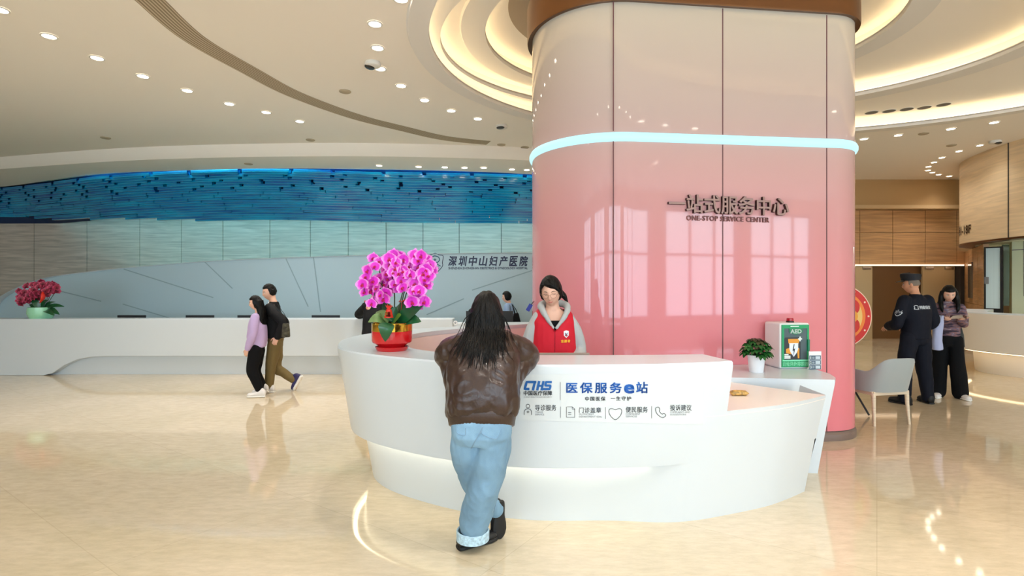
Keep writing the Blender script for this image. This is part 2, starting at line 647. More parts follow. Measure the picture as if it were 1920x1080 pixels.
m_pink = mat('pink_back_painted_glass', (226, 140, 148), 0.04, spec=0.45)
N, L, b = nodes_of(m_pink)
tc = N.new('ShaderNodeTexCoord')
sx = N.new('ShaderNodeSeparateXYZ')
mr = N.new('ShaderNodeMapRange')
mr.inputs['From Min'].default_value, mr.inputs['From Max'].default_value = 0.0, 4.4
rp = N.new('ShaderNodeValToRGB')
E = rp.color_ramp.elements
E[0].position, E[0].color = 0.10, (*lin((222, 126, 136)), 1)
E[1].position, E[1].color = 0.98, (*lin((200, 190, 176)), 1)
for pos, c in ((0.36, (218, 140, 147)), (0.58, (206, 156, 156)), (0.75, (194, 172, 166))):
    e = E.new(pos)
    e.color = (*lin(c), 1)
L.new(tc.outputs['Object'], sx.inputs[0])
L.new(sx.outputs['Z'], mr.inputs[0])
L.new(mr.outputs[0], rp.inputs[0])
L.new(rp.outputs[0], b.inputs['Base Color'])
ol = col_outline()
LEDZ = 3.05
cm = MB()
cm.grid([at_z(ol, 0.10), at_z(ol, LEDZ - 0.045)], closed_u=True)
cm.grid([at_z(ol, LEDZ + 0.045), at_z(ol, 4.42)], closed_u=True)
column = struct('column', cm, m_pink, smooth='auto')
struct('core', MB().grid([at_z(col_outline(-0.03), 0.0), at_z(col_outline(-0.03), Zs[3])], closed_u=True), m_dark, column, smooth='auto')
lb = MB()
for k in range(8):
    pass
lb.grid([at_z(col_outline(g), LEDZ + h) for g, h in ((-0.01, -0.05), (0.018, -0.04), (0.03, -0.015), (0.03, 0.015), (0.018, 0.04), (-0.01, 0.05))], closed_u=True)
struct('light_band', lb, m_cool_led, column, smooth=True)
struct('crown_trim', MB().grid([at_z(col_outline(g), z) for g, z in ((-0.01, 4.37), (0.05, 4.36), (0.055, 4.38), (0.055, 4.74), (-0.02, 4.75))], closed_u=True), m_brown, column, smooth='auto')
struct('base_trim', MB().grid([at_z(col_outline(g), z) for g, z in ((0.014, 0.0), (0.014, 0.062), (0.010, 0.07), (-0.02, 0.1))], closed_u=True), mat('taupe_plinth', (120, 100, 90), 0.4), column, smooth='auto')
# dark vertical joints between the glass sheets
jm = MB()
for px in (1150, 1355, 1550):
    r = (px - 960) / FPX
    u = (5.2 * r - 0.99) / (CU.x - CU.y * r)
    q = CP + CU * u
    for z0, z1 in ((0.10, LEDZ - 0.05), (LEDZ + 0.05, 4.36)):
        c0 = q - CV * 0.0015
        vs = [c0 + CU * s * 0.006 + Vector((0, 0, z)) for z in (z0, z1) for s in (-1, 1)]
        jm.add(vs, [(0, 1, 3, 2)])
struct('panel_joint', jm, mat('joint_shadow', (110, 70, 72), 0.6), column)


def col_pt(u, z, h=0.0):
    return CP + CU * u - CV * h + Vector((0, 0, z))


m_brz = mat('bronze_letter_face', (148, 116, 106), 0.35, metal=0.35)
m_brz2 = mat('bronze_letter_return', (70, 36, 32), 0.5)
sg = empty('wall_sign', col_pt(1.18, 2.25), 0, 'raised bronze ONE-STOP SERVICE CENTER lettering on the pink column', 'sign')
for nm, mt, dp, off in (('chinese_lettering', m_brz, 0.006, 0.03), ('letter_return', m_brz2, 0.029, 0.001)):
    mb = MB()
    lettering(mb, '一站式服务中心', (0.55, 1.807, 2.318, 2.495), lambda x, y, h, o=off: col_pt(x, y - 0.012 * (x - 0.55) - 0.004, h + o), bold=0.012 if nm[0] == 'c' else 0.02, depth=dp, space=1.0)
    mb.build(nm, mt, sg)
m_small = mat('bronze_small_letter', (120, 70, 66), 0.4)
full_w = text_shape('ONE-STOP SERVICE CENTER', space=1.1)[0][:, 0].max()
done = ''
for wd in ('ONE-STOP', 'SERVICE', 'CENTER'):
    w0 = text_shape(done + 'I', space=1.1)[0][:, 0].max() - np.ptp(text_shape('I')[0][:, 0]) if done else 0.0
    w1 = text_shape(done + wd, space=1.1)[0][:, 0].max()
    done += wd + ' '
    mb = MB()
    lettering(mb, wd, (0.743 + 0.868 * w0 / full_w, 0.743 + 0.868 * w1 / full_w, 2.246, 2.294), lambda x, y, h: col_pt(x, y - 0.012 * (x - 0.55) - 0.004, h + 0.001), bold=0.012, depth=0.012, space=1.1)
    mb.build('english_word', m_small, sg)

# ------------------------------------------------------------------ blue wave of glass strips under the ceiling void
m_blue = mat('blue_glass_strip', (0, 105, 175), 0.12, spec=0.6)
N, L, b = nodes_of(m_blue)
tc = N.new('ShaderNodeTexCoord')
mp = N.new('ShaderNodeMapping')
mp.inputs['Scale'].default_value = (0.45, 0.2, 5)
nz = N.new('ShaderNodeTexNoise')
nz.inputs['Scale'].default_value = 2.0
nz.inputs['Detail'].default_value = 5
rp = N.new('ShaderNodeValToRGB')
rp.color_ramp.elements[0].position, rp.color_ramp.elements[0].color = 0.35, (*lin((0, 98, 172)), 1)
rp.color_ramp.elements[1].position, rp.color_ramp.elements[1].color = 0.7, (*lin((0, 172, 216)), 1)
L.new(tc.outputs['Object'], mp.inputs[0])
L.new(mp.outputs[0], nz.inputs['Vector'])
L.new(nz.outputs[0], rp.inputs[0])
L.new(rp.outputs[0], b.inputs['Base Color'])
m_edge = mat('painted_lit_edge', (40, 175, 210), 0.2, spec=0.6)  # paler cyan paints a lit look onto the strip edges
wave = empty('hanging_sculpture', (-6, 13.4, 3.4), 0, 'wave of blue glass strips hung under the ceiling above the wood wall', 'sculpture')
rng = random.Random(3)
NW = 20
for k in range(NW):
    t = k / (NW - 1)
    zt = CZ - 0.27 - 1.02 * (t ** 1.1)
    dy = 0.05 + 1.0 * t
    xl = -16.5 if k < 14 else -13.9 + (k - 14) * 1.25
    xr = 2.2 if k < 18 else 0.9
    hgt = 0.07
    mb = MB()
    path = [p for p in arc2 if True]
    # walk along the arc in glass lengths with small dark gaps
    dense = catmull([(p.x, p.y) for p in path[::4]], 10)
    x = xl - rng.random() * 0.8

    def ypos(xx):
        for a_, c_ in zip(dense[:-1], dense[1:]):
            if a_.x <= xx <= c_.x:
                return a_.y + (c_.y - a_.y) * (xx - a_.x) / max(1e-6, c_.x - a_.x)
        return dense[0].y if xx < dense[0].x else dense[-1].y

    while x < xr:
        ln = rng.uniform(0.85, 1.25) if k < 12 else rng.uniform(1.6, 3.0)
        gap = 0.10 if k < 8 else 0.02
        x1 = min(x + ln, xr)
        if x1 - x > 0.2:
            n = max(2, int((x1 - x) / 0.35))
            jz = rng.uniform(-0.012, 0.012)
            top, bot = [], []
            for i in range(n + 1):
                xx = x + (x1 - x) * i / n
                wv = 0.03 * math.sin(xx * 0.7)
                top.append(Vector((xx, min(ypos(xx) + dy, WB - 0.06), zt + wv + jz)))
            th, hh = 0.11, hgt
            rws = [[p + Vector((0, sy, sz)) for p in top] for sy, sz in ((0, 0), (0, -hh + 0.012))]
            mb.grid(rws, mi=0)
            rws = [[p + Vector((0, sy, sz)) for p in top] for sy, sz in ((0, -hh + 0.012), (0, -hh))]
            mb.grid(rws, mi=1)
            rws = [[p + Vector((0, sy, sz)) for p in top] for sy, sz in ((0, -hh), (th, -hh))]
            mb.grid(rws, mi=0)
            rws = [[p + Vector((0, sy, sz)) for p in top] for sy, sz in ((th, -hh), (th, 0), (0, 0))]
            mb.grid(rws, mi=0)
        x = x1 + gap
    o = mb.build('glass_strip', [m_blue, m_edge], wave)
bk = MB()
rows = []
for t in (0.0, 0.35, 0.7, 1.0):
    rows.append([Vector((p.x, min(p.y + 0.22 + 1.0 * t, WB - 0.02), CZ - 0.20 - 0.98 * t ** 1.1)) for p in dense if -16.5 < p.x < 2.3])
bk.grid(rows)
bk.build('gap_dark_sheet', mat('gap_dark_navy', (4, 40, 84), 0.5), wave, smooth=True)  # added dark sheet: hides the lit wall and darkens the gaps
# lamps of the sculpture: cyan light in the void and down the wood wall
for xx in (-11.5, -8.5, -5.5, -2.5, 0.3):
    area_light('sculpture_lamp', (xx, 12.95 + 0.018 * (xx + 6) ** 2, 4.9), (math.radians(-25), 0, 0), 3.2, 0.25, 100.0, (0.3, 0.88, 1.0))
    area_light('wall_washer', (xx, 15.2, 4.3), (math.radians(12), 0, 0), 2.6, 0.2, 6.0, (0.18, 0.74, 1.0))

# ------------------------------------------------------------------ curved wooden fascia and booth at the far right
fas = catmull([(12.6, 14.3), (11.85, 14.0), (11.32, 13.5), (10.92, 12.9), (10.65, 12.1), (10.5, 11.36), (10.52, 10.6), (10.8, 9.6), (11.4, 8.6)], 8)
FZ = 2.58
fm = MB().grid([at_z(fas, FZ), at_z(fas, CZ)])
fm.grid([at_z(offset_path(fas, 0.25), FZ), at_z(offset_path(fas, 0.25), CZ)])
fascia = struct('wall_booth', fm, m_wood3, smooth='auto')
struct('edge_trim', MB().grid([at_z(offset_path(fas, -0.012), FZ + 0.02), at_z(offset_path(fas, -0.012), FZ - 0.02), at_z(offset_path(fas, 0.3), FZ - 0.02)]), m_brown, fascia, smooth='auto')
fin = offset_path(fas, 0.3)
struct('booth_soffit', MB().prism([(p.x, p.y) for p in fin] + [(15, 8.6), (15, 14.3)], FZ - 0.01, FZ + 0.02), mat('booth_ceiling', (225, 232, 220), 0.8), fascia)
jn = MB()
for px in (1888,):
    r = (px - 960) / FPX
    best = min(fas, key=lambda p: abs(p.x / p.y - r) + (0 if p.y > 10.8 else 9))
    jn.box(best.x - 0.014, best.x - 0.002, best.y - 0.008, best.y + 0.008, FZ + 0.02, CZ)
struct('panel_joint', jn, m_dark, fascia)


def bvh_of(*objs):
    vs, fs = [], []
    for o in objs:
        n = len(vs)
        vs += [o.matrix_basis @ v.co if o.parent is None else Matrix.Translation(Vector(o.parent.location)) @ o.matrix_basis @ v.co for v in o.data.vertices]
        fs += [[n + i for i in p.vertices] for p in o.data.polygons]
    return BVHTree.FromPolygons([tuple(v) for v in vs], fs)


CAMP = Vector((0, 0, CAMH))


def on_surface(bvh, px, py, lift=0.002):
    d = Vector(((px - 960) / FPX, 1, (HOR - py) / FPX)).normalized()
    loc, nr, _, _ = bvh.ray_cast(CAMP, d)
    if loc is None:
        return None
    if nr.dot(d) > 0:
        nr = -nr
    return loc + nr * lift


bv = bvh_of(fascia)
mb = MB()
fs_ = empty('fascia_sign', on_surface(bv, 1812, 442), 0, 'dark 1-18F floor lettering on the curved light wood fascia', 'sign')
p0, p1 = on_surface(bv, 1802, 436), on_surface(bv, 1824.5, 432)
p0 = min(fas, key=lambda p: abs(p.y - 13.58))
run = [p for p in fas if 10.6 < p.y <= p0.y]


def fas_pt(x, y, h):
    """x: metres along the fascia from p0 towards the viewer"""
    prev, acc = p0, 0.0
    for q in run:
        q = Vector((q.x, q.y, 0))
        a_ = Vector((prev.x, prev.y, 0))
        sl = (q - a_).length
        if acc + sl >= x and sl > 1e-6:
            w_ = a_ + (q - a_) * ((x - acc) / sl)
            return Vector((w_.x - 0.012, w_.y - 0.004, y))
        acc += sl
        prev = q
    return Vector((prev.x - 0.012, prev.y, y))


flen = sum((Vector((b_.x, b_.y, 0)) - Vector((a_.x, a_.y, 0))).length for a_, b_ in zip(run[:-1], run[1:]) if b_.y > p1.y)
lettering(mb, '电梯1-18F', (0.0, flen, 2.80, 3.06), lambda x, y, h: fas_pt(x, y, h), bold=0.012)
mb.build('lettering', mat('dark_brown_letter', (70, 40, 20), 0.5), fs_)

# booth interior below the fascia
slant = MB()
sa, sb_ = Vector((13.15, 15.5, 0)), Vector((11.0, 12.45, 0))
nn = Vector((-(sb_ - sa).normalized().y, (sb_ - sa).normalized().x, 0))
for i in range(4):
    a_, b_ = sa.lerp(sb_, i / 4 + 0.004), sa.lerp(sb_, (i + 1) / 4 - 0.004)
    for z0, z1 in ((0.0, 1.1), (1.11, 2.55)):
        slant.add([a_ + Vector((0, 0, z0)), b_ + Vector((0, 0, z0)), b_ + Vector((0, 0, z1)), a_ + Vector((0, 0, z1)),
                   a_ + nn * 0.1 + Vector((0, 0, z0)), b_ + nn * 0.1 + Vector((0, 0, z0)), b_ + nn * 0.1 + Vector((0, 0, z1)), a_ + nn * 0.1 + Vector((0, 0, z1))],
                  [(0, 1, 2, 3), (7, 6, 5, 4), (0, 3, 7, 4), (1, 5, 6, 2), (3, 2, 6, 7)])
wi = struct('wall_inner', slant, m_wood2)
c0, c1 = sa.lerp(sb_, 0.30), sa.lerp(sb_, 0.50)
n2_ = -nn if nn.x > 0 else nn
pm = MB()
for a_, b_, z0, z1 in ((c0, c1, 1.25, 2.2),):
    s = n2_ * 0.03
    pm.add([a_ + s + Vector((0, 0, z0)), b_ + s + Vector((0, 0, z0)), b_ + s + Vector((0, 0, z1)), a_ + s + Vector((0, 0, z1)),
            a_ + Vector((0, 0, z0)), b_ + Vector((0, 0, z0)), b_ + Vector((0, 0, z1)), a_ + Vector((0, 0, z1))],
           [(0, 1, 2, 3), (0, 4, 5, 1), (1, 5, 6, 2), (2, 6, 7, 3), (3, 7, 4, 0)])
struct('inset_panel', pm, mat('taupe_glass_panel', (120, 105, 88), 0.1), wi)

m_mint = mat('pale_mint_wall', (205, 216, 190), 0.7)
bw = MB()
pa, pb = Vector((11.25, 12.0, 0)), Vector((12.4, 9.3, 0))
bw.add([pa, pb, pb + Vector((0, 0, FZ)), pa + Vector((0, 0, FZ)), pa + Vector((0.5, 0.6, 0)), pa + Vector((0.5, 0.6, FZ))], [(0, 1, 2, 3), (0, 3, 5, 4)])
bwall = struct('wall_mint', bw, m_mint)
jb = MB()
for t in (0.07,):
    q = pa.lerp(pb, t) + Vector((-0.006, -0.004, 0))
    e_ = pa.lerp(pb, t + 0.012) + Vector((-0.006, -0.004, 0))
    jb.add([q + Vector((0, 0, 1.35)), e_ + Vector((0, 0, 1.35)), e_ + Vector((0, 0, FZ)), q + Vector((0, 0, FZ))], [(0, 1, 2, 3)])
q, e_ = pa + Vector((-0.006, -0.004, 0)), pb + Vector((-0.006, -0.004, 0))
jb.add([q + Vector((0, 0, 2.37)), e_ + Vector((0, 0, 2.37)), e_ + Vector((0, 0, 2.39)), q + Vector((0, 0, 2.39))], [(0, 1, 2, 3)])
struct('panel_joint', jb, m_grey, bwall)
nt_ = MB()
q, e_ = pa.lerp(pb, 0.14) + Vector((-0.035, -0.0146, 0)), pa.lerp(pb, 0.5) + Vector((-0.035, -0.0146, 0))
nt_.add([q + Vector((0, 0, 1.2)), e_ + Vector((0, 0, 1.2)), e_ + Vector((0, 0, 2.03)), q + Vector((0, 0, 2.03)),
         q + Vector((0.02, 0.01, 1.2)), e_ + Vector((0.02, 0.01, 1.2)), e_ + Vector((0.02, 0.01, 2.03)), q + Vector((0.02, 0.01, 2.03))],
        [(0, 1, 2, 3), (0, 4, 5, 1), (1, 5, 6, 2), (2, 6, 7, 3), (3, 7, 4, 0)])
tag(nt_.build('notice_board', mat('grey_green_board', (150, 155, 135), 0.6)), 'grey-green notice board on the pale mint booth wall', 'notice board')
# frosted glass screen standing on the booth desk
gs = empty('glass_screen', (11.1, 12.35, 0), 0, 'frosted glass screen in a black frame on the curved desk under the wood fascia', 'screen')
ga, gb = P(1849, 534, 12.3), P(1876, 534, 12.1)
ga.z = gb.z = 0
gd = (gb - ga).normalized()
gn = Vector((gd.y, -gd.x, 0))


def slab(a_, b_, z0, z1, th):
    mb = MB()
    vs = []
    for z in (z0, z1):
        vs += [a_ + Vector((0, 0, z)), b_ + Vector((0, 0, z)), b_ + gn * th + Vector((0, 0, z)), a_ + gn * th + Vector((0, 0, z))]
    return mb.add(vs, [(3, 2, 1, 0), (4, 5, 6, 7), (0, 1, 5, 4), (1, 2, 6, 5), (2, 3, 7, 6), (3, 0, 4, 7)])


m_frost = mat('frosted_glass', (200, 222, 228), 0.35, var=0.06, scale=3, stretch=(30, 30, 0.2))
slab(ga, gb, 1.06, 2.44, 0.02).build('pane', m_frost, gs)
slab(ga, gb, 0.0, 1.02, 0.02).build('lower_panel', m_black, gs)
fr = slab(ga - gd * 0.03, ga, 0.0, 2.47, 0.04)
for s in (slab(gb, gb + gd * 0.05, 0.0, 2.47, 0.04), slab(ga, gb, 2.44, 2.47, 0.04), slab(ga, gb, 1.02, 1.06, 0.04)):
    fr.add(s.v, s.f)
fr.build('frame', m_black, gs)
slab(ga - gd * 0.02, ga + gd * 0.05, 1.62, 1.78, 0.06).build('lock', m_grey, gs)
dk = slab(P(1879, 534, 12.75), P(1899, 534, 12.75), -0.5, 0.96, 0.03)
struct('wall_recess', dk, mat('dark_interior_shade', (62, 72, 66), 0.15))  # dark sheet stands in for the shaded booth interior

# lamps inside the booth under the fascia
area_light('booth_lamp', (12.2, 10.9, FZ - 0.03), (0, 0, 0), 1.2, 1.8, 70.0, (0.90, 1.0, 0.93))

# ================================================================== CEILING FITTINGS
m_ring = mat('downlight_trim_ring', (225, 222, 215), 0.5)


def make_downlight(power=62.0):
    mb = MB()
    mb.lathe([(0.085, -0.001), (0.088, -0.012), (0.070, -0.014), (0.066, -0.006)], 24, cap=False)
    r = mb.build('downlight', m_ring, smooth='auto')
    lens = MB().lathe([(0.0005, -0.008), (0.066, -0.008)], 24, cap=False)
    lens.build('lens', m_lens, r, local=True)
    d = bpy.data.lights.new('downlight_lamp', 'SPOT')
    d.energy = power
    d.color = (1.0, 0.945, 0.87)
    d.spot_size = math.radians(125)
    d.spot_blend = 1.0
    d.shadow_soft_size = 0.06
    lo = bpy.data.objects.new('downlight_lamp', d)
    COL.objects.link(lo)
    lo.location = (0, 0, -0.03)
    lo.parent = r
    return r


dl0 = make_downlight()
used = False


def place_dl(loc, label, group):
    global used
    o = dl0 if not used else copy_tree(dl0)
    used = True
    o.location = loc
    tag(o, label, 'ceiling light', group)
    return o


rows_dl = [
    ([(0, 17), (92, 67), (182, 108), (268, 142), (351, 169), (430, 194), (499, 210), (562, 227)], CZ,
     '%s recessed downlight from the camera side in the row left of the curved slot grille', 'downlights left of the slot grille'),
    ([(752, -3), (703, 44), (708, 89), (713, 128), (752, 160), (796, 187), (846, 207), (896, 222)], CZ,
     '%s recessed downlight from the camera side in the row between slot grille and ring cove', 'downlights beside the ring cove'),
    ([(711, 310), (785, 312), (834, 313), (871, 314), (907, 314), (960, 317), (988, 318)], CZ - 0.25,
     '%s downlight from the orchid side in the soffit row above the blue sculpture', 'downlights in the soffit over the sculpture'),
    ([(1620, 260), (1684, 253), (1783, 241), (1864, 229)], CZ,
     '%s downlight from the pink column in the row behind the outer ring cove', 'downlights behind the outer cove'),
    ([(1837, 272), (1798, 283), (1766, 295), (1751, 304), (1741, 312), (1740, 319), (1748, 323), (1760, 327), (1780, 330)], CZ,
     '%s small downlight of the horseshoe by the curved wood fascia, counted from the camera', 'horseshoe of downlights by the wood fascia'),
]
for pts, z, lab, grp in rows_dl:
    for i, (px, py) in enumerate(pts):
        p = Pz(px, py, z)
        o = place_dl((p.x, p.y, z), lab % ORD[i], grp)
        if grp in ('downlights left of the slot grille', 'downlights beside the ring cove'):
            for ch in o.children:
                if ch.type == 'LIGHT':
                    ch.data = ch.data.copy()
                    ch.data.energy = 84.0
        if z == CZ and grp.startswith('horseshoe'):
            o.scale = (0.85, 0.85, 1)
            for ch in o.children:
                if ch.type == 'LIGHT':
                    ch.data = ch.data.copy()
                    ch.data.energy = 32.0
# entrance downlights mirrored in the column, plus unseen ones added to brighten the counter
for i, (x, y) in enumerate([(2.17, 1.25), (2.64, 1.1), (3.2, 1.0), (3.78, 0.9), (4.5, 0.85), (-3.0, 0.5), (-6.0, 1.0), (-9.5, 3.0), (6.5, 2.5), (9.5, 4.5), (1.4, 1.4), (0.3, 1.5), (-0.9, 1.5), (0.5, -2.5), (5.0, -2.0), (-4.0, -2.5)]):
    o = place_dl((x, y, CZ), 'recessed round downlight over the entrance side, one of a partly added set', 'downlights over the entrance')
    for ch in o.children:
        if ch.type == 'LIGHT':
            ch.data = ch.data.copy()
            ch.data.energy = 120.0
            ch.data.color = (1.0, 0.965, 0.92)

# security domes
m_dome = mat('smoked_dome', (25, 25, 28), 0.08, coat=0.5)


def dome(px, py, label, rot):
    p = Pz(px, py, CZ)
    r = empty('security_camera', (p.x, p.y, CZ), rot, label, 'security camera', 'ceiling security cameras')
    MB().lathe([(0.10, 0.0), (0.11, -0.02), (0.105, -0.05), (0.09, -0.06)], 24).build('housing', m_ring, r, smooth='auto', local=True)
    MB().ball((0, 0.05, -0.055), (0.085, 0.06, 0.03), 16, 8).build('dark_window', m_dome, r, smooth=True, local=True)


dome(699, 117, 'small dome camera beside the fourth downlight by the ring cove', 1.2)
dome(941, 235, 'dome camera in the ceiling just left of the pink column', 2.6)
dome(1866, 264, 'dome camera in the ceiling above the curved wood fascia', 3.6)

m_speck = mat('grey_ceiling_cover', (178, 164, 140), 0.8)
for px, py, z, lab in ((647, 171, CZ, 'round ceiling speaker between the slot grille and the downlight row'),
                       (198, 258, CZ, 'small round detector cover in the ceiling over the orchid in the mint pot'),
                       (582, 262, CZ, 'small round detector cover in the ceiling beyond the row left of the grille'),
                       (940, 271, CZ, 'small round detector cover past the end of the slot grille'),
                       (466, 307, CZ - 0.25, 'dark round cover in the soffit above the blue sculpture'),
                       (984, 276, CZ, 'dark round cover in the ceiling close to the pink column'),
                       (1732, 250, CZ, 'dark square cover in the row of downlights behind the outer cove'),
                       (1784, 272, CZ, 'flat round detector cover above the horseshoe of downlights')):
    p = Pz(px, py, z)
    o = MB().lathe([(0.09, 0.0), (0.09, -0.012), (0.075, -0.02), (0.0005, -0.02)], 20).build('ceiling_detector', m_speck, smooth='auto')
    o.location = (p.x, p.y, z)
    tag(o, lab, 'detector', 'small covers in the ceiling')

# five round air nozzles in the outer cove
for i, px in enumerate((1634, 1667, 1700, 1733, 1769)):
    py = (211, 208, 204.5, 201.5, 196)[i]
    p = Pz(px, py, Zs[1])
    r = empty('air_nozzle', (p.x, p.y, Zs[1]), 0, '%s dark round air nozzle from the column along the outer ring cove' % ORD[i], 'air vent', 'air nozzles in the outer cove')
    MB().lathe([(0.118, 0.0), (0.118, -0.006), (0.108, -0.008), (0.105, -0.004)], 24, cap=False).build('ring', m_ring, r, smooth='auto', local=True)
    MB().lathe([(0.0005, -0.004), (0.105, -0.004)], 24, cap=False).build('throat', m_dark, r, local=True)

# ================================================================== COUNTERS
# ---- island counter wrapped around the column
TOPZ = 1.10
out_top = catmull([(1.45, 3.515), (1.2, 3.43), (0.8, 3.355), (0.13, 3.34), (-0.45, 3.50), (-0.99, 3.82), (-1.30, 4.13), (-1.465, 4.48),
                   (-1.55, 4.95), (-1.47, 5.5), (-1.15, 6.0), (-0.7, 6.4), (0.3, 7.2), (1.5, 7.75), (2.8, 7.8)], 8)
in_top = catmull([(1.377, 3.85), (0.8, 3.80), (0.165, 3.80), (-0.35, 3.88), (-0.66, 4.06), (-0.86, 4.35), (-0.96, 4.8), (-1.02, 5.3),
                  (-0.86, 5.75), (-0.45, 6.2), (0.4, 6.95), (1.5, 7.4), (2.8, 7.45)], 8)
rc = empty('reception_counter', (0.5, 4.2, 0), 0, 'white curved island reception counter wrapped around the pink column', 'reception counter')


def layer(path, d, z, lim=None):
    return at_z(offset_path(path, -d), z)


# one continuous skin: high front on the left, low prow on the right; the recess below dies out between them
full = catmull([(2.42, 4.02), (2.15, 3.83), (1.885, 3.675), (1.45, 3.50), (1.2, 3.428), (0.8, 3.355), (0.13, 3.34), (-0.45, 3.50), (-0.99, 3.82), (-1.30, 4.13), (-1.465, 4.48),
                (-1.55, 4.95), (-1.47, 5.5), (-1.15, 6.0), (-0.7, 6.4), (0.3, 7.2), (1.5, 7.75), (2.8, 7.8)], 8)
K1, K2 = 24, 32          # path indices of the high end and of the recess end
LOWZ = 0.76
sk = MB()
sec = lambda d, z, a_, b_: layer(full, d, z)[a_:b_]
sk.grid([sec(d, z, K2, None) for d, z in ((0.010, TOPZ), (0.0, TOPZ - 0.012), (0.0, TOPZ - 0.04), (0.052, LOWZ), (0.104, 0.425), (0.107, 0.415), (0.117, 0.415), (0.120, 0.452), (0.24, 0.452))])
sk.grid([sec(d, z, K1, K2 + 1) for d, z in ((0.010, TOPZ), (0.0, TOPZ - 0.012), (0.0, TOPZ - 0.04), (0.052, LOWZ))])
rows = []
for d, z, sh_ in ((0.052, LOWZ, 0.0), (0.104, 0.425, 0.04), (0.18, 0.0, 0.10)):
    r_ = sec(d, z, 0, K2 + 1)
    e0, e1 = r_[0], r_[1]
    r_[0] = e0 + (e1 - e0).normalized() * sh_
    r_[1] = r_[1] + (r_[2] - r_[1]).normalized() * sh_ * 0.6
    rows.append(r_)
sk.grid(rows)
skin = sk.build('front_panel', m_white, rc, smooth='auto', weld=True)
MB().grid([[r_[0] for r_ in rows], [r_[0] + Vector((0.02, 0.40, 0)) for r_ in rows]]).build('prow_end_panel', m_white, rc)
top = MB()
poly = [(p.x, p.y) for p in offset_path(full, -0.008)[K1:]] + [(p.x, p.y) for p in reversed(in_top)]
top.prism(poly, TOPZ - 0.05, TOPZ)
top.build('countertop', m_white, rc, bevel=0.006)
inn = MB().grid([at_z(in_top, 0.0), at_z(in_top, TOPZ - 0.045)])
inn.build('inner_panel', mat('warm_white_inner_panel', (240, 228, 224), 0.35), rc, smooth='auto')
# end face of the high part
e = MB()
a0, a1 = out_top[0], in_top[0]
a0 = full[K1]
e.add([(a0.x - 0.002, a0.y + 0.006, TOPZ - 0.02), (a1.x, a1.y, TOPZ - 0.02), (a1.x, a1.y, LOWZ - 0.02), (a0.x - 0.06, a0.y + 0.09, LOWZ - 0.02)], [(0, 1, 2, 3)])
e.build('end_panel', m_white, rc)
# lit plinth, flush with the skin where the recess ends
pl = MB()
rows = []
for d0, d1, z in ((0.098, 0.205, 0.455), (0.1065, 0.212, 0.41), (0.18, 0.285, 0.0)):
    r_ = []
    for k in range(K2 - 2, len(full)):
        f = max(0.0, min(1.0, (k - K2) / 12.0))
        f = f * f * (3 - 2 * f)
        r_.append(offset_path(full, -(d0 + 0.0004 + (d1 - d0) * f))[k] + Vector((0, 0, z)))
    rows.append(r_)
pl.grid(rows)
pl.build('plinth', m_white, rc, smooth='auto')
led = MB()
led.grid([layer(full, d, z)[K2 + 6:] for d, z in ((0.130, 0.450), (0.130, 0.444), (0.158, 0.444), (0.158, 0.450))])
led.build('light_strip', mat('plinth_led', (255, 246, 225), 0.5, emit=(255, 238, 204), estr=9.0), rc)
dt = MB()
lp = [p for p in offset_path(full, -0.056)[:K2]]
dpoly = [(p.x, p.y) for p in lp] + [(1.30, 3.75), (1.30, 4.62), (1.9, 4.60), (2.30, 4.14)]
dt.prism(dpoly, LOWZ - 0.03, LOWZ)
dt.build('low_desktop', mat('warm_white_desktop', (242, 232, 224), 0.3), rc, bevel=0.003)
# inner worktop behind the high front
iw = offset_path(in_top, -0.0)
wk = MB()
ip = [p for p in in_top if p.x > -0.6 and p.y < 4.3]
wk.prism([(p.x, p.y) for p in ip] + [(-0.45, 4.16), (0.1, 4.02), (1.377, 4.05)], LOWZ - 0.03, LOWZ)
wk.build('inner_worktop', m_white, rc)
# rear shelf against the column
SHZ = 0.80
sh_top = catmull([(1.25, 4.66), (1.89, 4.60), (2.4, 4.535), (2.72, 4.494)], 5) + [Vector(p) for p in ((2.79, 4.60, 0), (2.86, 4.80, 0), (2.87, 5.02, 0), (2.82, 5.28, 0), (2.78, 5.40, 0))]
sp = MB()
sp.prism([(p.x, p.y) for p in sh_top] + [(1.25, 5.22)], SHZ - 0.035, SHZ)
sp.build('rear_shelf', m_white, rc, bevel=0.004)
fr = MB()
sb = []
for p in sh_top:
    k = max(0.0, min(1.0, (p.x - 1.25) / 1.5))
    sb.append(Vector((p.x - 0.13 * k, p.y + 0.03, 0)))
fr.grid([at_z(sb, 0.0), [Vector(a_).lerp(Vector(b_), 0.5) + Vector((0, 0, 0.4)) for a_, b_ in zip(sb, sh_top)], at_z(sh_top, SHZ - 0.034)])
fr.build('rear_panel', m_white, rc, smooth='auto')

# ---- sign film on the counter front, lettering follows the curved face
SK = bvh_of(skin)


def film(px, py, lift=0.003):
    q = on_surface(SK, px, py, lift)
    return q


cs = empty('counter_sign', (0.45, 3.37, 0.9), 0, 'pale service sign with blue and black lettering stuck on the curved counter front', 'sign')
fm = MB()
nx = 30
px0, px1 = 972, 1318
rows = []
for py0, py1, lf in ((703, 694, 0.0015), (741, 741, 0.0015), (788, 796, 0.0015)):
    rows.append([film(px0 + (px1 - px0) * i / nx, py0 + (py1 - py0) * i / nx, lf) for i in range(nx + 1)])
fm.grid(rows)
fm.build('film', mat('pale_blue_film', (212, 219, 223), 0.25), cs, smooth=True)
m_sblue = mat('sign_blue', (20, 96, 170), 0.4)
m_snavy = mat('sign_deep_blue', (24, 66, 160), 0.4)
N, L, b = nodes_of(m_snavy)
tc = N.new('ShaderNodeTexCoord')
sx = N.new('ShaderNodeSeparateXYZ')
mr = N.new('ShaderNodeMapRange')
mr.inputs['From Min'].default_value, mr.inputs['From Max'].default_value = -0.03, 0.045
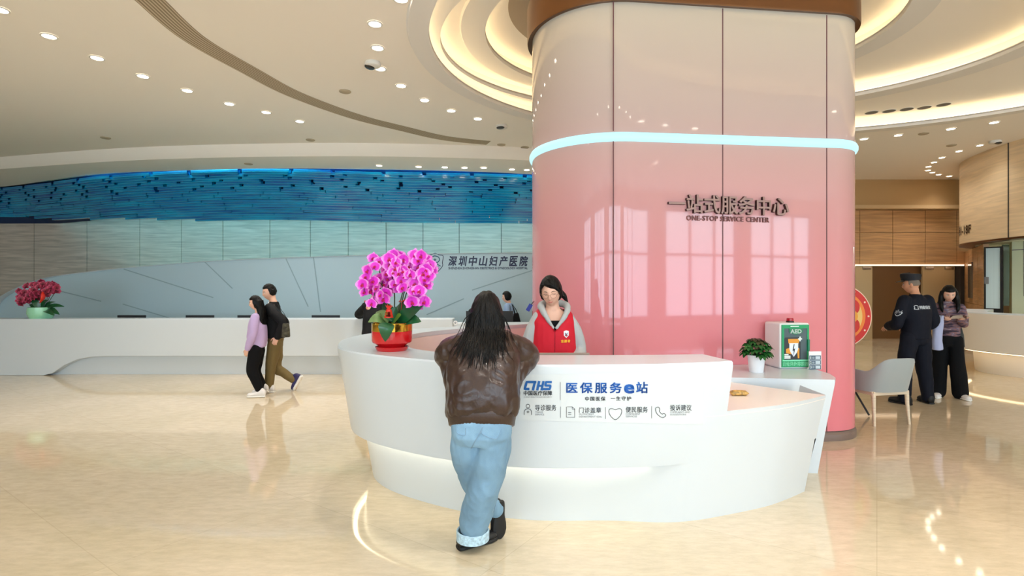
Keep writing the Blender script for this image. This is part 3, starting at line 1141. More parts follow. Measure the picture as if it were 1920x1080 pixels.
rp = N.new('ShaderNodeValToRGB')
rp.color_ramp.elements[0].color = (*lin((10, 20, 120)), 1)
rp.color_ramp.elements[1].color = (*lin((12, 92, 180)), 1)
L.new(tc.outputs['Object'], sx.inputs[0])
L.new(sx.outputs['Z'], mr.inputs[0])
L.new(mr.outputs[0], rp.inputs[0])
L.new(rp.outputs[0], b.inputs['Base Color'])
m_sblk = mat('sign_black', (44, 48, 56), 0.4)
m_sgry = mat('sign_grey', (110, 116, 124), 0.4)


def fp(x, y, h=0.0):
    """layout points are photo columns and rows (rows counted upward), laid on the counter face"""
    return film(x, -y, 0.004)


def word(name, s, x0, x1, y0, y1, m, bold=0.0, shear=0.0, space=1.0):
    mb = MB()
    lettering(mb, s, (x0, x1, -y1, -y0), fp, bold=bold, shear=shear, space=space)
    return mb.build(name, m, cs)


# the blue three-letter mark, drawn as strokes
mb = MB()
sh = lambda x, y: (x + (733 - y) * 0.22 - 2, -y)
for pts, w in (([(1004, 716), (986, 716), (985, 729), (994, 729)], 4.6), ([(1001, 714), (1001, 731.5)], 4.6), ([(1009, 714), (1009, 731.5)], 4.6),
               ([(1009, 723), (1017, 723)], 3.6), ([(1017, 714), (1017, 731.5)], 4.4), ([(1033, 716), (1022, 716), (1022, 722.5), (1032, 722.5), (1032, 729), (1018, 729)], 4.2)):
    dn = []
    for a_, c_ in zip(pts[:-1], pts[1:]):
        dn += [Vector(a_).lerp(Vector(c_), t / 5) for t in range(5)]
    dn.append(Vector(pts[-1]))
    stroke(mb, [sh(p[0], p[1]) for p in dn], w, fp)
mb.build('blue_logo', m_sblue, cs)
word('logo_caption', '中国医疗保障', 982, 1035, 732.5, 741, m_sblk, 0.02)
word('logo_small_text', 'CHINA HEALTHCARE SECURITY', 982, 1035, 742.8, 745.4, m_sgry)
word('title', '医保服务', 1062, 1165, 717, 736.5, m_snavy, 0.022, space=1.32)
word('title', 'e', 1171, 1188, 721, 736.5, m_snavy, 0.03)
word('title', '站', 1193, 1214, 716, 736.5, m_snavy, 0.022)
word('slogan', '中国医保', 1097, 1135, 743.5, 751, m_sblk, 0.02, space=1.25)
word('slogan', '一生守护', 1145, 1183, 743, 750.5, m_sblk, 0.02, space=1.25)
mb = MB()
for x, y0, y1 in ((1050.5, 716, 750), (1051, 762, 783), (1135, 763, 785), (1221.5, 761, 784)):
    stroke(mb, [(x, -y0), (x, -(y0 + y1) / 2), (x, -y1)], 0.9, fp)
mb.build('divider', m_sgry, cs)
for cn, x0, x1, y0, y1, l1, l2 in (('导诊服务', 1003.5, 1043, 758.5, 769.5, 'TRIAGE', 'SERVICE'), ('门诊盖章', 1085.5, 1127, 763.5, 773.5, 'OUTPATIENT', 'DEPARTMENT SEAL'),
                                   ('便民服务', 1173, 1214, 762, 773, 'CONVENIENT', 'SERVICES'), ('投诉建议', 1256, 1296, 758.5, 769.5, 'COMPLAINTS AND', 'SUGGESTIONS')):
    word('service_name', cn, x0, x1, y0, y1, m_sblk, 0.006, space=1.05)
    w1 = {'TRIAGE': 15, 'OUTPATIENT': 28, 'CONVENIENT': 27, 'COMPLAINTS AND': 37}[l1]
    w2 = {'SERVICE': 17, 'DEPARTMENT SEAL': 43, 'SERVICES': 21, 'SUGGESTIONS': 30}[l2]
    word('service_caption', l1, x0, x0 + w1, y1 + 1.2, y1 + 4.4, m_sgry)
    word('service_caption', l2, x0, x0 + w2, y1 + 5.8, y1 + 9.0, m_sgry)


def circ(cx, cy, r, a0=0, a1=360, n=20, ry=None):
    return [(cx + r * math.cos(math.radians(a0 + (a1 - a0) * i / n)), -cy + (ry or r) * math.sin(math.radians(a0 + (a1 - a0) * i / n))) for i in range(n + 1)]


mb = MB()
stroke(mb, circ(990, 761, 3.4)[:-1], 1.0, fp, closed=True)
stroke(mb, [(983, -777.5), (983, -773)] + circ(990, 773, 7, 180, 0, 14)[1:-1] + [(997, -773), (997, -777.5)], 1.0, fp)
stroke(mb, [(987.5, -772), (992.5, -772)], 1.1, fp)
stroke(mb, [(990, -769.5), (990, -774.5)], 1.1, fp)
mb.build('nurse_icon', m_sblk, cs)
mb = MB()
stroke(mb, [(1062, -762.5), (1073, -762.5), (1077.5, -766.5), (1077.5, -782), (1062, -782)], 1.0, fp, closed=True)
stroke(mb, [(1073, -762.5), (1073, -767), (1077.5, -767)], 0.8, fp)
stroke(mb, [(1065, -773), (1071, -773)], 0.9, fp)
stroke(mb, [(1065, -776.5), (1071, -776.5)], 0.9, fp)
mb.build('document_icon', m_sblk, cs)
hp = []
for i in range(40):
    t = 2 * PI * i / 40
    hp.append((1153.5 + 12.2 * math.sin(t) ** 3 * 0.5 + 6.1 * math.sin(t), -774 + 1.0 * (10.5 * math.cos(t) - 3.2 * math.cos(2 * t) - 1.2 * math.cos(3 * t))))
mb = MB()
stroke(mb, hp, 1.0, fp, closed=True)
mb.build('heart_icon', m_sblk, cs)
mb = MB()
ph = [(1232, -763), (1229, -765), (1229, -770), (1232, -776), (1238, -781), (1243, -782.5), (1247, -780), (1248, -777.5), (1244, -774.5), (1241, -776), (1236, -771), (1237, -767), (1234.5, -763)]
stroke(mb, [(p.x, p.y) for p in catmull(ph, 4, closed=True)], 1.0, fp, closed=True)
mb.build('telephone_icon', m_sblk, cs)

# ---- long back desk with its shell-shaped panel
DY = 9.4
bd = empty('back_reception_desk', (-5, DY, 0), 0, 'long low white reception desk along the back in front of the shell panel', 'reception desk')
xl, xr_ = -9.75, (849 - 960) * DY / FPX
DZ = 1.0
prof = []
mb = MB()
# front slab with the recess cut away by its outline
zr = CAMH - (668 - HOR) * DY / FPX
outl = [(xl, 0.0)]
outl += [((80 - 960) * DY / FPX, 0.0)]
for px, py in ((98, 700), (120, 685), (145, 674), (170, 669.5), (200, 668)):
    outl.append(((px - 960) * DY / FPX, CAMH - (py - HOR) * DY / FPX))
outl += [(xr_, zr), (xr_, DZ), (xl + 0.25, DZ), (xl + 0.06, DZ - 0.07), (xl, DZ - 0.25)]
flat = outl
tri = tessellate_polygon([[Vector((p[0], p[1], 0)) for p in flat]])
nf = len(flat)
vs = [(p[0], DY, p[1]) for p in flat] + [(p[0], DY + 0.34, p[1]) for p in flat]
fs = [t for t in tri] + [(a_ + nf, b_ + nf, c_ + nf) for a_, b_, c_ in tri] + [(i, (i + 1) % nf, nf + (i + 1) % nf, nf + i) for i in range(nf)]
mb.add(vs, fs)
mb.build('front_panel', m_white, bd, bevel=0.012)
MB().box((78 - 960) * DY / FPX, xr_ - 0.02, DY + 0.13, DY + 0.3, 0.0, zr + 0.02).build('recess_panel', m_white, bd)
MB().box(xl + 0.3, 0.7, DY + 0.34, DY + 0.95, 0.70, 0.74).build('worktop', m_white, bd)
MB().box(xr_ - 0.04, 0.9, DY + 0.1, DY + 0.36, 0.0, 0.92).build('low_section', m_white, bd, bevel=0.01)

SY = 11.3


def S(px, py):
    return ((px - 960) * SY / FPX, CAMH - (py - HOR) * SY / FPX)


sp_ = empty('shell_panel', (-5, SY, 0), 0, 'pale blue-white shell-shaped panel with a rising top edge behind the back desk', 'panel')
edge = catmull([S(-22, 640), S(-20, 600), S(-8, 575), S(20, 551), S(60, 531), S(105, 518), S(200, 506), S(300, 497), S(400, 489.5), S(520, 484), S(700, 478.5), S(850, 475.5), S(1010, 474), S(1200, 474)], 6)
body = [(p.x, p.y) for p in edge] + [(S(1200, 474)[0], 0.0), (edge[0].x, 0.0)]
tri = tessellate_polygon([[Vector((p[0], p[1], 0)) for p in body]])
nf = len(body)
mb = MB()
mb.add([(p[0], SY, p[1]) for p in body] + [(p[0], SY + 0.18, p[1]) for p in body],
       [t for t in tri] + [(a_ + nf, b_ + nf, c_ + nf) for a_, b_, c_ in tri] + [(i, (i + 1) % nf, nf + (i + 1) % nf, nf + i) for i in range(nf)])
panel = mb.build('panel_face', m_shell, sp_)
# thick white rim, broad at the left end and dying out along the top
rim_o, rim_i = [], []
for i, p in enumerate(edge):
    t = i / (len(edge) - 1)
    a_, b_ = edge[max(0, i - 1)], edge[min(len(edge) - 1, i + 1)]
    d = Vector((b_.x - a_.x, b_.y - a_.y, 0)).normalized()
    nrm = Vector((-d.y, d.x, 0))
    w_out = 0.30 * max(0.0, 1 - t * 5.0) + 0.012
    rim_o.append(Vector((p.x + nrm.x * w_out * 0.35, 0, p.y + nrm.y * w_out * 0.35)))
    rim_i.append(Vector((p.x - nrm.x * w_out * 0.75, 0, p.y - nrm.y * w_out * 0.75)))
mb = MB()
rows = []
for src, dy in ((rim_i, -0.005), (rim_i, -0.16), (rim_o, -0.28), (rim_o, 0.2)):
    rows.append([Vector((p.x, SY + dy * (1 if dy > 0 else max(0.1, 1 - k / len(edge) * 2.2)), p.z)) for k, p in enumerate(src)])
mb.grid(rows)
mb.build('rim', m_white, sp_, smooth='auto')
# fine slanting joints
m_pj = mat('panel_joint_grey_blue', (138, 163, 174), 0.6)
for a_, b_ in (((232, 504.5), (400, 558)), ((384, 491), (436, 541)), ((536, 484.5), (578, 575)), ((588, 483), (601, 585)), ((1000, 506.5), (885, 544)), ((110, 545), (190, 565)), ((230, 570), (330, 600)), ((870, 560), (800, 590))):
    p, q = S(*a_), S(*b_)
    d = Vector((q[0] - p[0], q[1] - p[1], 0)).normalized()
    n_ = Vector((-d.y, d.x, 0)) * 0.011
    mb = MB()
    mb.add([(p[0] + n_.x, SY - 0.003, p[1] + n_.y), (p[0] - n_.x, SY - 0.003, p[1] - n_.y), (q[0] - n_.x, SY - 0.003, q[1] - n_.y), (q[0] + n_.x, SY - 0.003, q[1] + n_.y)], [(0, 1, 2, 3)])
    mb.build('panel_joint', m_pj, sp_)

# hospital name on the shell panel
hs = empty('hospital_sign', (S(915, 490)[0], SY, S(915, 490)[1]), 0, 'dark blue hospital name with shield emblem on the pale shell panel', 'sign')
m_hblue = mat('hospital_dark_blue', (18, 32, 68), 0.4)


def sp_pt(x, y, h=0.0):
    a_ = S(x, -y)
    return Vector((a_[0], SY - 0.004 - h, a_[1]))


xs_ = 841
for i, ch in enumerate('深圳中山妇产医院'):
    mb = MB()
    x0 = 841 + i * 19.0
    lettering(mb, ch, (x0, x0 + 15.6, -498.5, -480.5), sp_pt, bold=0.028, shear=0.18)
    mb.build('hanzi', m_hblue, hs)
mb = MB()
lettering(mb, 'SHENZHEN ZHONGSHAN OBSTETRICS & GYNECOLOGY HOSPITAL', (841, 989.5, -504.8, -500.8), sp_pt, bold=0.02)
mb.build('english_name', m_hblue, hs)
shield = [(800, -479), (808, -478), (816, -474.5), (823, -478), (831, -480), (829.5, -492), (830, -498), (825, -505), (816, -512.5), (807, -505), (802, -498), (802.5, -492)]
mb = MB()
stroke(mb, [(p.x, p.y) for p in catmull(shield, 3, closed=True)], 1.3, sp_pt, closed=True)
mb.build('shield_outline', m_hblue, hs)
mb = MB()
stroke(mb, [(p.x, p.y) for p in catmull([(808, -484), (814, -480), (822, -482), (824, -488), (819, -494), (826, -499)], 5)], 1.8, sp_pt)
stroke(mb, [(p.x, p.y) for p in catmull([(808, -484), (807, -490), (812, -495), (819, -491)], 5)], 1.4, sp_pt)
stroke(mb, [(815.5, -484.5), (815.5, -490)], 1.5, sp_pt)
stroke(mb, [(812.7, -487.2), (818.3, -487.2)], 1.5, sp_pt)
lettering(mb, 'ZSOG', (807, 823, -504.5, -500), sp_pt, bold=0.02)
mb.build('shield_emblem', mat('emblem_teal', (30, 84, 110), 0.4), hs)

# ---- desk below the fascia
rd = empty('service_desk', (8.7, 9.8, 0), 0, 'curved beige-white service desk with a glowing plinth under the wood fascia', 'service desk')
dp = catmull([(9.6, 11.3), (8.75, 10.5), (8.38, 9.93), (8.40, 9.35), (8.66, 8.75), (9.2, 8.0), (10.0, 7.3), (11.2, 6.8)], 8)
m_desk = mat('warm_white_desk', (228, 218, 205), 0.35)
inw = lambda d: offset_path(dp, d)
MB().grid([at_z(inw(d), z) for d, z in ((0.01, 1.09), (0.0, 1.08), (0.0, 0.42), (0.01, 0.41), (0.3, 0.405))]).build('front_panel', m_desk, rd, smooth='auto')
ii = inw(0.45)
MB().prism([(p.x, p.y) for p in inw(0.004)] + [(p.x, p.y) for p in reversed(ii)], 1.05, 1.095).build('countertop', m_white, rd)
MB().grid([at_z(ii, 0.0), at_z(ii, 1.05)]).build('inner_panel', m_desk, rd, smooth='auto')
MB().grid([at_z(inw(0.24), 0.41), at_z(inw(0.27), 0.0)]).build('plinth', m_desk, rd, smooth='auto')
MB().grid([at_z(inw(d), z) for d, z in ((0.06, 0.407), (0.06, 0.397), (0.11, 0.397), (0.11, 0.407))]).build('light_strip', mat('desk_led', (255, 242, 215), 0.5, emit=(255, 232, 190), estr=4.0), rd)

# ================================================================== PLANTS AND THINGS
m_leaf = mat('dark_glossy_leaf', (26, 84, 48), 0.3, var=0.35, scale=9, coat=0.2)
m_leaf2 = mat('pale_green_leaf', (120, 150, 92), 0.35, var=0.3, scale=9)
m_stem = mat('green_brown_stem', (60, 70, 34), 0.5)
m_red = mat('red_lacquer', (205, 20, 28), 0.18, coat=0.6)
m_gold = mat('polished_gold', (226, 180, 70), 0.12, metal=1.0)
m_fred = mat('red_paper_ornament', (210, 40, 22), 0.45)


def petal_mat(name, inner, mid, outer, r):
    m = mat(name, mid, 0.5, sheen=0.2)
    N, L, b = nodes_of(m)
    tc = N.new('ShaderNodeTexCoord')
    ln = N.new('ShaderNodeVectorMath')
    ln.operation = 'LENGTH'
    nz = N.new('ShaderNodeTexNoise')
    nz.inputs['Scale'].default_value = 70
    ad = N.new('ShaderNodeMath')
    ad.operation = 'MULTIPLY_ADD'
    ad.inputs[1].default_value = 0.02
    mr = N.new('ShaderNodeMapRange')
    mr.inputs['From Max'].default_value = r
    rp = N.new('ShaderNodeValToRGB')
    e = rp.color_ramp.elements
    e[0].position, e[0].color = 0.18, (*lin(inner), 1)
    e[1].position, e[1].color = 1.0, (*lin(outer), 1)
    k = e.new(0.45)
    k.color = (*lin(mid), 1)
    k = e.new(0.82)
    k.color = (*lin(mid), 1)
    L.new(tc.outputs['Object'], ln.inputs[0])
    L.new(tc.outputs['Object'], nz.inputs['Vector'])
    L.new(nz.outputs[0], ad.inputs[0])
    L.new(ln.outputs['Value'], ad.inputs[2])
    L.new(ad.outputs[0], mr.inputs[0])
    L.new(mr.outputs[0], rp.inputs[0])
    L.new(rp.outputs[0], b.inputs['Base Color'])
    return m


def leaf(mb, base, tip, width, arch=0.0, up=(0, 0, 1), n=8, fold=0.15, mi=0):
    """broad leaf from base to tip, arched upward by arch, folded along the midrib"""
    base, tip, up = Vector(base), Vector(tip), Vector(up)
    d = tip - base
    side = d.cross(up)
    if side.length < 1e-6:
        side = Vector((1, 0, 0))
    side.normalize()
    nrm = side.cross(d).normalized()
    rows = []
    for i in range(n + 1):
        t = i / n
        c = base + d * t + up * (arch * math.sin(PI * t))
        w = width * (math.sin(PI * (0.06 + 0.94 * t) ** 0.8) ** 0.75) * 0.5 if t < 1 else 0.0
        rows.append([c + side * (s * w) + nrm * (abs(s) * w * fold) for s in (-1, -0.5, 0, 0.5, 1)])
    mb.grid(rows, mi=mi)
    bk = [[p - nrm * 0.0025 for p in r] for r in rows]
    mb.grid([r[::-1] for r in bk], mi=mi)
    return mb


def orchid_flower(R, m, m_lip):
    """moth-orchid bloom facing -Y, centre at the origin"""
    mb = MB()

    def pet(ang, ln, wd, off, cup):
        rows = []
        ax = Vector((math.cos(ang), 0, math.sin(ang)))
        sd = Vector((-ax.z, 0, ax.x))
        for i in range(6):
            t = i / 5
            w = wd * math.sin(PI * min(1, 0.12 + 0.83 * t) ** 0.9) * 0.5
            y = off - cup * R * t * t + 0.02 * R * math.sin(7 * t)
            rows.append([ax * (ln * t) + sd * (s * w) + Vector((0, y - abs(s) * 0.07 * R, 0)) for s in (-1, -0.5, 0, 0.5, 1)])
        mb.grid(rows)
        mb.grid([[p + Vector((0, 0.0015, 0)) for p in r[::-1]] for r in rows])

    for a in (90, 215, 325):
        pet(math.radians(a), R * 0.98, R * 0.75, 0.004, 0.10)
    for a in (8, 172):
        pet(math.radians(a), R, R * 1.25, 0.0, 0.16)
    lp = MB()
    lp.ball((0, -0.012, -0.10 * R), (0.13 * R, 0.2 * R, 0.12 * R), 8, 6)
    lp.ball((0.13 * R, -0.014, -0.22 * R), (0.10 * R, 0.1 * R, 0.16 * R), 8, 6)
    lp.ball((-0.13 * R, -0.014, -0.22 * R), (0.10 * R, 0.1 * R, 0.16 * R), 8, 6)
    n = len(lp.f)
    mb.add(lp.v, lp.f, 1)
    f = mb.build('flower', [m, m_lip], None, smooth=True)
    return f


def place_flowers(proto, pts, parent, face, jit, rnd, size=(0.85, 1.1)):
    pl = Vector(parent.location)
    for i, p in enumerate(pts):
        o = proto if i == 0 else proto.copy()
        if i:
            COL.objects.link(o)
        o.parent = parent
        o.location = Vector(p) - pl
        fx, fz = face(Vector(p))
        o.rotation_euler = (fx + rnd.uniform(-jit, jit), rnd.uniform(-0.35, 0.35), fz + rnd.uniform(-jit, jit))
        s = rnd.uniform(*size)
        o.scale = (s, s, s)


# ---- big pink moth orchid in a red and gold pot on the island counter
OY = 4.08
pot_c = P(735, 658, OY)
oc = empty('potted_orchid', (pot_c.x, OY, TOPZ), 0, 'tall magenta moth orchid in a red and gold pot on the island counter', 'potted plant')
k = OY / FPX
mb = MB().lathe([(0.0005, 0.0), (0.112, 0.0), (0.118, 0.008), (0.128, 0.030), (0.122, 0.032), (0.108, 0.012), (0.0005, 0.010)], 40, c=(pot_c.x, OY, TOPZ))
mb.build('saucer', m_red, oc, smooth='auto')
mb = MB().lathe([(0.0005, 0.012), (0.098, 0.012), (0.100, 0.030), (0.108, 0.042), (0.146, 0.062), (0.152, 0.075), (0.152, 0.150)], 48, c=(pot_c.x, OY, TOPZ), cap=False)
mb.build('pot', m_red, oc, smooth='auto')
mb = MB().lathe([(0.1525, 0.150), (0.1530, 0.153), (0.1530, 0.208), (0.150, 0.212), (0.144, 0.208), (0.144, 0.17), (0.0005, 0.17)], 48, c=(pot_c.x, OY, TOPZ), cap=False)
mb.build('gold_band', m_gold, oc, smooth='auto')
MB().lathe([(0.143, 0.185), (0.07, 0.2), (0.0005, 0.205)], 24, c=(pot_c.x, OY, TOPZ), cap=False).build('moss', mat('brown_moss', (70, 62, 34), 0.9, bump=0.6), oc, smooth=True)
rnd = random.Random(11)
for (bx, by), (tx, ty), w, dy, ar, mm in (((745, 606), (797, 566), 0.15, -0.04, 0.03, m_leaf), ((752, 605), (790, 603), 0.11, -0.05, 0.035, m_leaf), ((728, 604), (690, 604), 0.09, -0.06, 0.05, m_leaf2),
                                          ((730, 606), (722, 641), 0.12, -0.155, 0.05, m_leaf), ((735, 606), (752, 590), 0.10, -0.12, 0.0, mat('lime_leaf', (110, 150, 50), 0.3)),
                                          ((722, 604), (712, 592), 0.09, -0.10, 0.02, m_leaf2), ((738, 600), (718, 566), 0.10, 0.05, 0.0, m_leaf), ((742, 600), (768, 560), 0.11, 0.06, 0.0, m_leaf),
                                          ((728, 603), (705, 585), 0.09, 0.02, 0.03, m_leaf2), ((750, 604), (778, 590), 0.10, 0.03, 0.03, m_leaf), ((733, 604), (742, 575), 0.09, -0.03, 0.0, m_leaf)):
    a_ = P(bx, by, OY - (0.02 if ty < 620 else 0.15))
    b_ = P(tx, ty, OY + dy)
    leaf(MB(), a_, b_, w, ar, up=(0, -0.75, 0.66)).build('leaf', mm, oc, smooth=True)
stems = [[(730, 606), (722, 560), (714, 520), (706, 492), (694, 500), (684, 530), (682, 548)], [(732, 606), (726, 570), (720, 545), (712, 530), (704, 545), (699, 566)],
         [(738, 606), (740, 560), (738, 515), (742, 482), (752, 485), (756, 510), (750, 540)], [(742, 606), (752, 560), (762, 520), (768, 495), (766, 520)],
         [(746, 606), (755, 560), (768, 510), (782, 480), (798, 486), (808, 508), (800, 525)], [(748, 606), (754, 580), (764, 545), (776, 535), (784, 555), (794, 567)]]
for s in stems:
    pts = catmull([P(x, y, OY + rnd.uniform(-0.02, 0.05)) for x, y in s], 5)
    MB().tube(pts, [0.005 - 0.0025 * i / len(pts) for i in range(len(pts))], 7).build('stem', m_stem, oc, smooth=True)
blooms = [(700, 484), (712, 491), (703, 500), (690, 507), (686, 520), (680, 533), (684, 548), (700, 528), (712, 521), (707, 541), (722, 533), (697, 545), (714, 553), (697, 569), (708, 562), (724, 550), (729, 540), (719, 560),
          (730, 485), (738, 478), (748, 482), (757, 487), (742, 492), (730, 497), (726, 508), (728, 522), (742, 503), (753, 498), (748, 512), (757, 508), (741, 518), (752, 526), (748, 542), (741, 533), (759, 518), (763, 527), (737, 511), (727, 514), (756, 540),
          (778, 479), (790, 479), (784, 489), (798, 487), (806, 496), (800, 505), (809, 507), (793, 512), (785, 500), (775, 505), (771, 492), (769, 515), (782, 520), (795, 524), (804, 518), (790, 532), (798, 535), (778, 532), (775, 546), (786, 545), (779, 558), (772, 566), (783, 572), (796, 566), (766, 500), (765, 538)]
m_mag = petal_mat('magenta_petal', (150, 0, 60), (226, 40, 205), (250, 150, 232), 0.055)
m_lipo = mat('orchid_lip', (190, 10, 70), 0.4)
fl = orchid_flower(0.056, m_mag, m_lipo)
place_flowers(fl, [P(x, y, OY - 0.03 + rnd.uniform(-0.09, 0.07)) for x, y in blooms], oc,
              lambda p: (-0.15, math.atan2(p.x - pot_c.x, 0.25) * 0.45 - 0.2), 0.4, rnd)
# red ribbons and a red paper ornament among the leaves
mb = MB()
for x, y in ((753, 566), (688, 566)):
    c = P(x, y, OY - 0.06)
    mb.tube([c, c + Vector((0.02, -0.01, 0.012)), c + Vector((0.045, 0, 0.02))], [0.004, 0.011, 0.004], 8, flat=0.35)
    mb.tube([c, c + Vector((-0.012, -0.01, 0.008)), c + Vector((-0.02, 0, 0.0))], [0.004, 0.01, 0.004], 8, flat=0.35)
    mb.tube([c, c + Vector((0.004, -0.01, -0.035)), c + Vector((0.0, -0.005, -0.06))], [0.004, 0.006, 0.004], 8, flat=0.3)
mb.build('ribbon', m_fred, oc, smooth=True)
c = P(729, 588, OY - 0.13)
mb = MB().lathe([(0.012, 0.035), (0.02, 0.03), (0.032, -0.02), (0.034, -0.03), (0.0005, -0.03)], 14, c=c)
for s in range(5):
    mb.tube([c + Vector((0, 0, 0.03)), c + Vector((-0.02 + 0.012 * s, -0.01, 0.06 + 0.008 * (s % 2)))], [0.006, 0.003], 6)
mb.build('paper_bell', m_fred, oc, smooth='auto')
stroke_b = MB()
lettering(stroke_b, '福', (c.x - 0.02, c.x + 0.02, c.z - 0.022, c.z + 0.016), lambda x, y, h: Vector((x, c.y - 0.0335, y)), bold=0.02)
stroke_b.build('gold_character', mat('gold_ink', (240, 170, 60), 0.5), oc)

# ---- burgundy orchid in a mint bowl at the far end of the back desk
QY = 9.58
qc = P(77, 601, QY)
qb = empty('potted_orchid', (qc.x, QY, DZ), 0, 'dark burgundy orchid in a mint green bowl at the end of the back desk', 'potted plant')
MB().lathe([(0.0005, 0), (0.165, 0), (0.172, 0.02), (0.180, 0.03), (0.20, 0.09), (0.19, 0.195), (0.18, 0.2), (0.17, 0.17), (0.0005, 0.16)], 36, c=(qc.x, QY, DZ), cap=False).build('bowl', mat('mint_glaze', (150, 215, 180), 0.25, coat=0.4), qb, smooth='auto')
for bx, by, tx, ty, w, dy in ((80, 580, 121, 575, 0.12, 0), (85, 581, 112, 590, 0.12, -0.12), (82, 582, 102, 592, 0.10, -0.2), (75, 581, 50, 583, 0.11, -0.1), (72, 580, 57, 570, 0.1, 0.1), (78, 580, 92, 562, 0.12, 0.05), (84, 580, 105, 566, 0.1, 0.1), (75, 580, 62, 560, 0.1, 0.0)):
    leaf(MB(), P(bx, by, QY), P(tx, ty, QY + dy), w, 0.05, up=(0, -0.6, 0.8)).build('leaf', m_leaf, qb, smooth=True)
for i in range(7):
    x1, y1 = 48 + i * 9.5, 552 - 16 * math.sin(PI * (i + 1) / 8)
    pts = catmull([P(76 + i, 582, QY), P(80 + i * 3 - 4, 562, QY + 0.05), P(x1, y1, QY)], 6)
    MB().tube(pts, 0.005, 6).build('stem', m_stem, qb, smooth=True)
m_bur = petal_mat('burgundy_petal', (60, 0, 20), (132, 10, 48), (190, 60, 100), 0.06)
fl2 = orchid_flower(0.062, m_bur, mat('burgundy_lip', (90, 0, 30), 0.4))
pts = []
r2 = random.Random(5)
for i in range(88):
    t = r2.random()
    a = r2.random()
    x = 36 + 72 * t
    ytop = 556 - 29 * math.sin(PI * min(1, 0.12 + 0.80 * t)) if t < 0.75 else 530 + 12 * (t - 0.75)
    ybot = 572 - 26 * t
    y = ytop + (ybot - ytop) * a
    pts.append(P(x, y, QY - 0.15 * math.sin(PI * a) + r2.uniform(-0.05, 0.1)))
place_flowers(fl2, pts, qb, lambda p: (-0.1, (p.x - qc.x) * 0.8 + 0.5), 0.5, r2)
c = P(80, 560, QY - 0.22)
MB().tube([c + Vector((0, 0, 0.12)), c + Vector((0.01, 0, 0.04)), c, c + Vector((-0.05, 0, -0.08))], [0.02, 0.05, 0.045, 0.01], 8, flat=0.4).build('ribbon', m_fred, qb, smooth=True)

# ---- small green plant in a white pot on the rear shelf
gx = P(1418, 698, 4.9)
gp = empty('potted_plant', (gx.x, 4.9, SHZ), 0, 'small bushy green plant in a white pot on the rear shelf', 'potted plant')
MB().lathe([(0.0005, 0), (0.058, 0), (0.062, 0.006), (0.077, 0.155), (0.072, 0.157), (0.068, 0.13), (0.0005, 0.125)], 32, c=(gx.x, 4.9, SHZ), cap=False).build('pot', mat('white_glaze', (238, 240, 245), 0.3), gp, smooth='auto')
r3 = random.Random(21)
m_lf3 = mat('deep_green_leaf', (30, 92, 36), 0.4, var=0.4, scale=14)
m_lf4 = mat('dark_red_green_leaf', (60, 58, 34), 0.4)
ctr = Vector((gx.x, 4.9, SHZ + 0.13))
for s in range(26):
    ang = 2 * PI * s * 0.382 + r3.uniform(-0.2, 0.2)
    el = 0.25 + 1.2 * (s / 25) + r3.uniform(-0.1, 0.1)
    ln = 0.085 + 0.06 * (s / 25)
    tip = ctr + Vector((math.cos(ang) * math.cos(el), math.sin(ang) * math.cos(el), 0.25 + 0.95 * math.sin(el))) * ln
    MB().tube([ctr, ctr.lerp(tip, 0.5) + Vector((0, 0, 0.012)), tip], 0.0028, 6).build('stem', m_stem, gp, smooth=True)
    mb = MB()
    for q in range(5):
        a2 = ang + (q - 2) * 0.66
        d = Vector((math.cos(a2), math.sin(a2), -0.75 + 0.3 * math.sin(el) + r3.uniform(-0.2, 0.2)))
        leaf(mb, tip, tip + d.normalized() * r3.uniform(0.06, 0.085), 0.046, 0.012)
    mb.build('leaf', m_lf4 if s > 22 else m_lf3, gp, smooth=True)

# ---- AED cabinet
AED_R = math.radians(6.6)
ab = P(1464, 694, 5.06)
ae = empty('aed_cabinet', (ab.x, 5.06, SHZ), AED_R, 'white AED cabinet with a green framed window and red beacon on the rear shelf', 'defibrillator cabinet')
W_, D_, H_ = 0.305, 0.27, 0.435
m_aw = mat('cabinet_white', (228, 230, 230), 0.4)
m_ag = mat('aed_green', (18, 150, 92), 0.4)
MB().box(0, W_, 0.012, D_, 0.0, H_).build('body', m_aw, ae, bevel=0.02, local=True, seg=4, smooth=True)
fr = MB()
fo = [(0.014, 0.016), (W_ - 0.014, 0.016), (W_ - 0.014, H_ - 0.016), (0.014, H_ - 0.016)]
wx0, wx1, wz0, wz1 = 0.035, W_ - 0.035, 0.085, H_ - 0.05
for x0, x1, z0, z1 in ((0.014, W_ - 0.014, 0.016, wz0), (0.014, W_ - 0.014, wz1, H_ - 0.016), (0.014, wx0, wz0, wz1), (wx1, W_ - 0.014, wz0, wz1)):
    fr.box(x0, x1, 0.002, 0.016, z0, z1)
door = fr.build('door', m_ag, ae, local=True)
MB().box(wx0, wx1, 0.006, 0.011, wz0, wz1).build('recess', mat('dark_cabinet_inside', (74, 92, 96), 0.5), door, local=True)
a_ = MB()
pl_ = lambda pts, y0, y1: a_.grid([[(p[0], y0, p[1]) for p in pts], [(p[0], y1, p[1]) for p in pts]], closed_u=True, cap=True)
pl_([(0.04, wz0 + 0.005), (0.205, wz0 + 0.005), (0.205, 0.285), (0.19, 0.30), (0.05, 0.30), (0.04, 0.285)], 0.0035, 0.0065)
dev = a_.build('device_case', mat('device_black', (30, 32, 36), 0.4), ae, local=True)
a_ = MB()
pl_([(0.075, 0.285), (0.19, 0.285), (0.185, 0.245), (0.17, 0.225), (0.095, 0.225), (0.08, 0.245)], 0.002, 0.0035)
pl_([(0.055, 0.19), (0.105, 0.205), (0.11, 0.14), (0.055, 0.15)], 0.002, 0.0035)
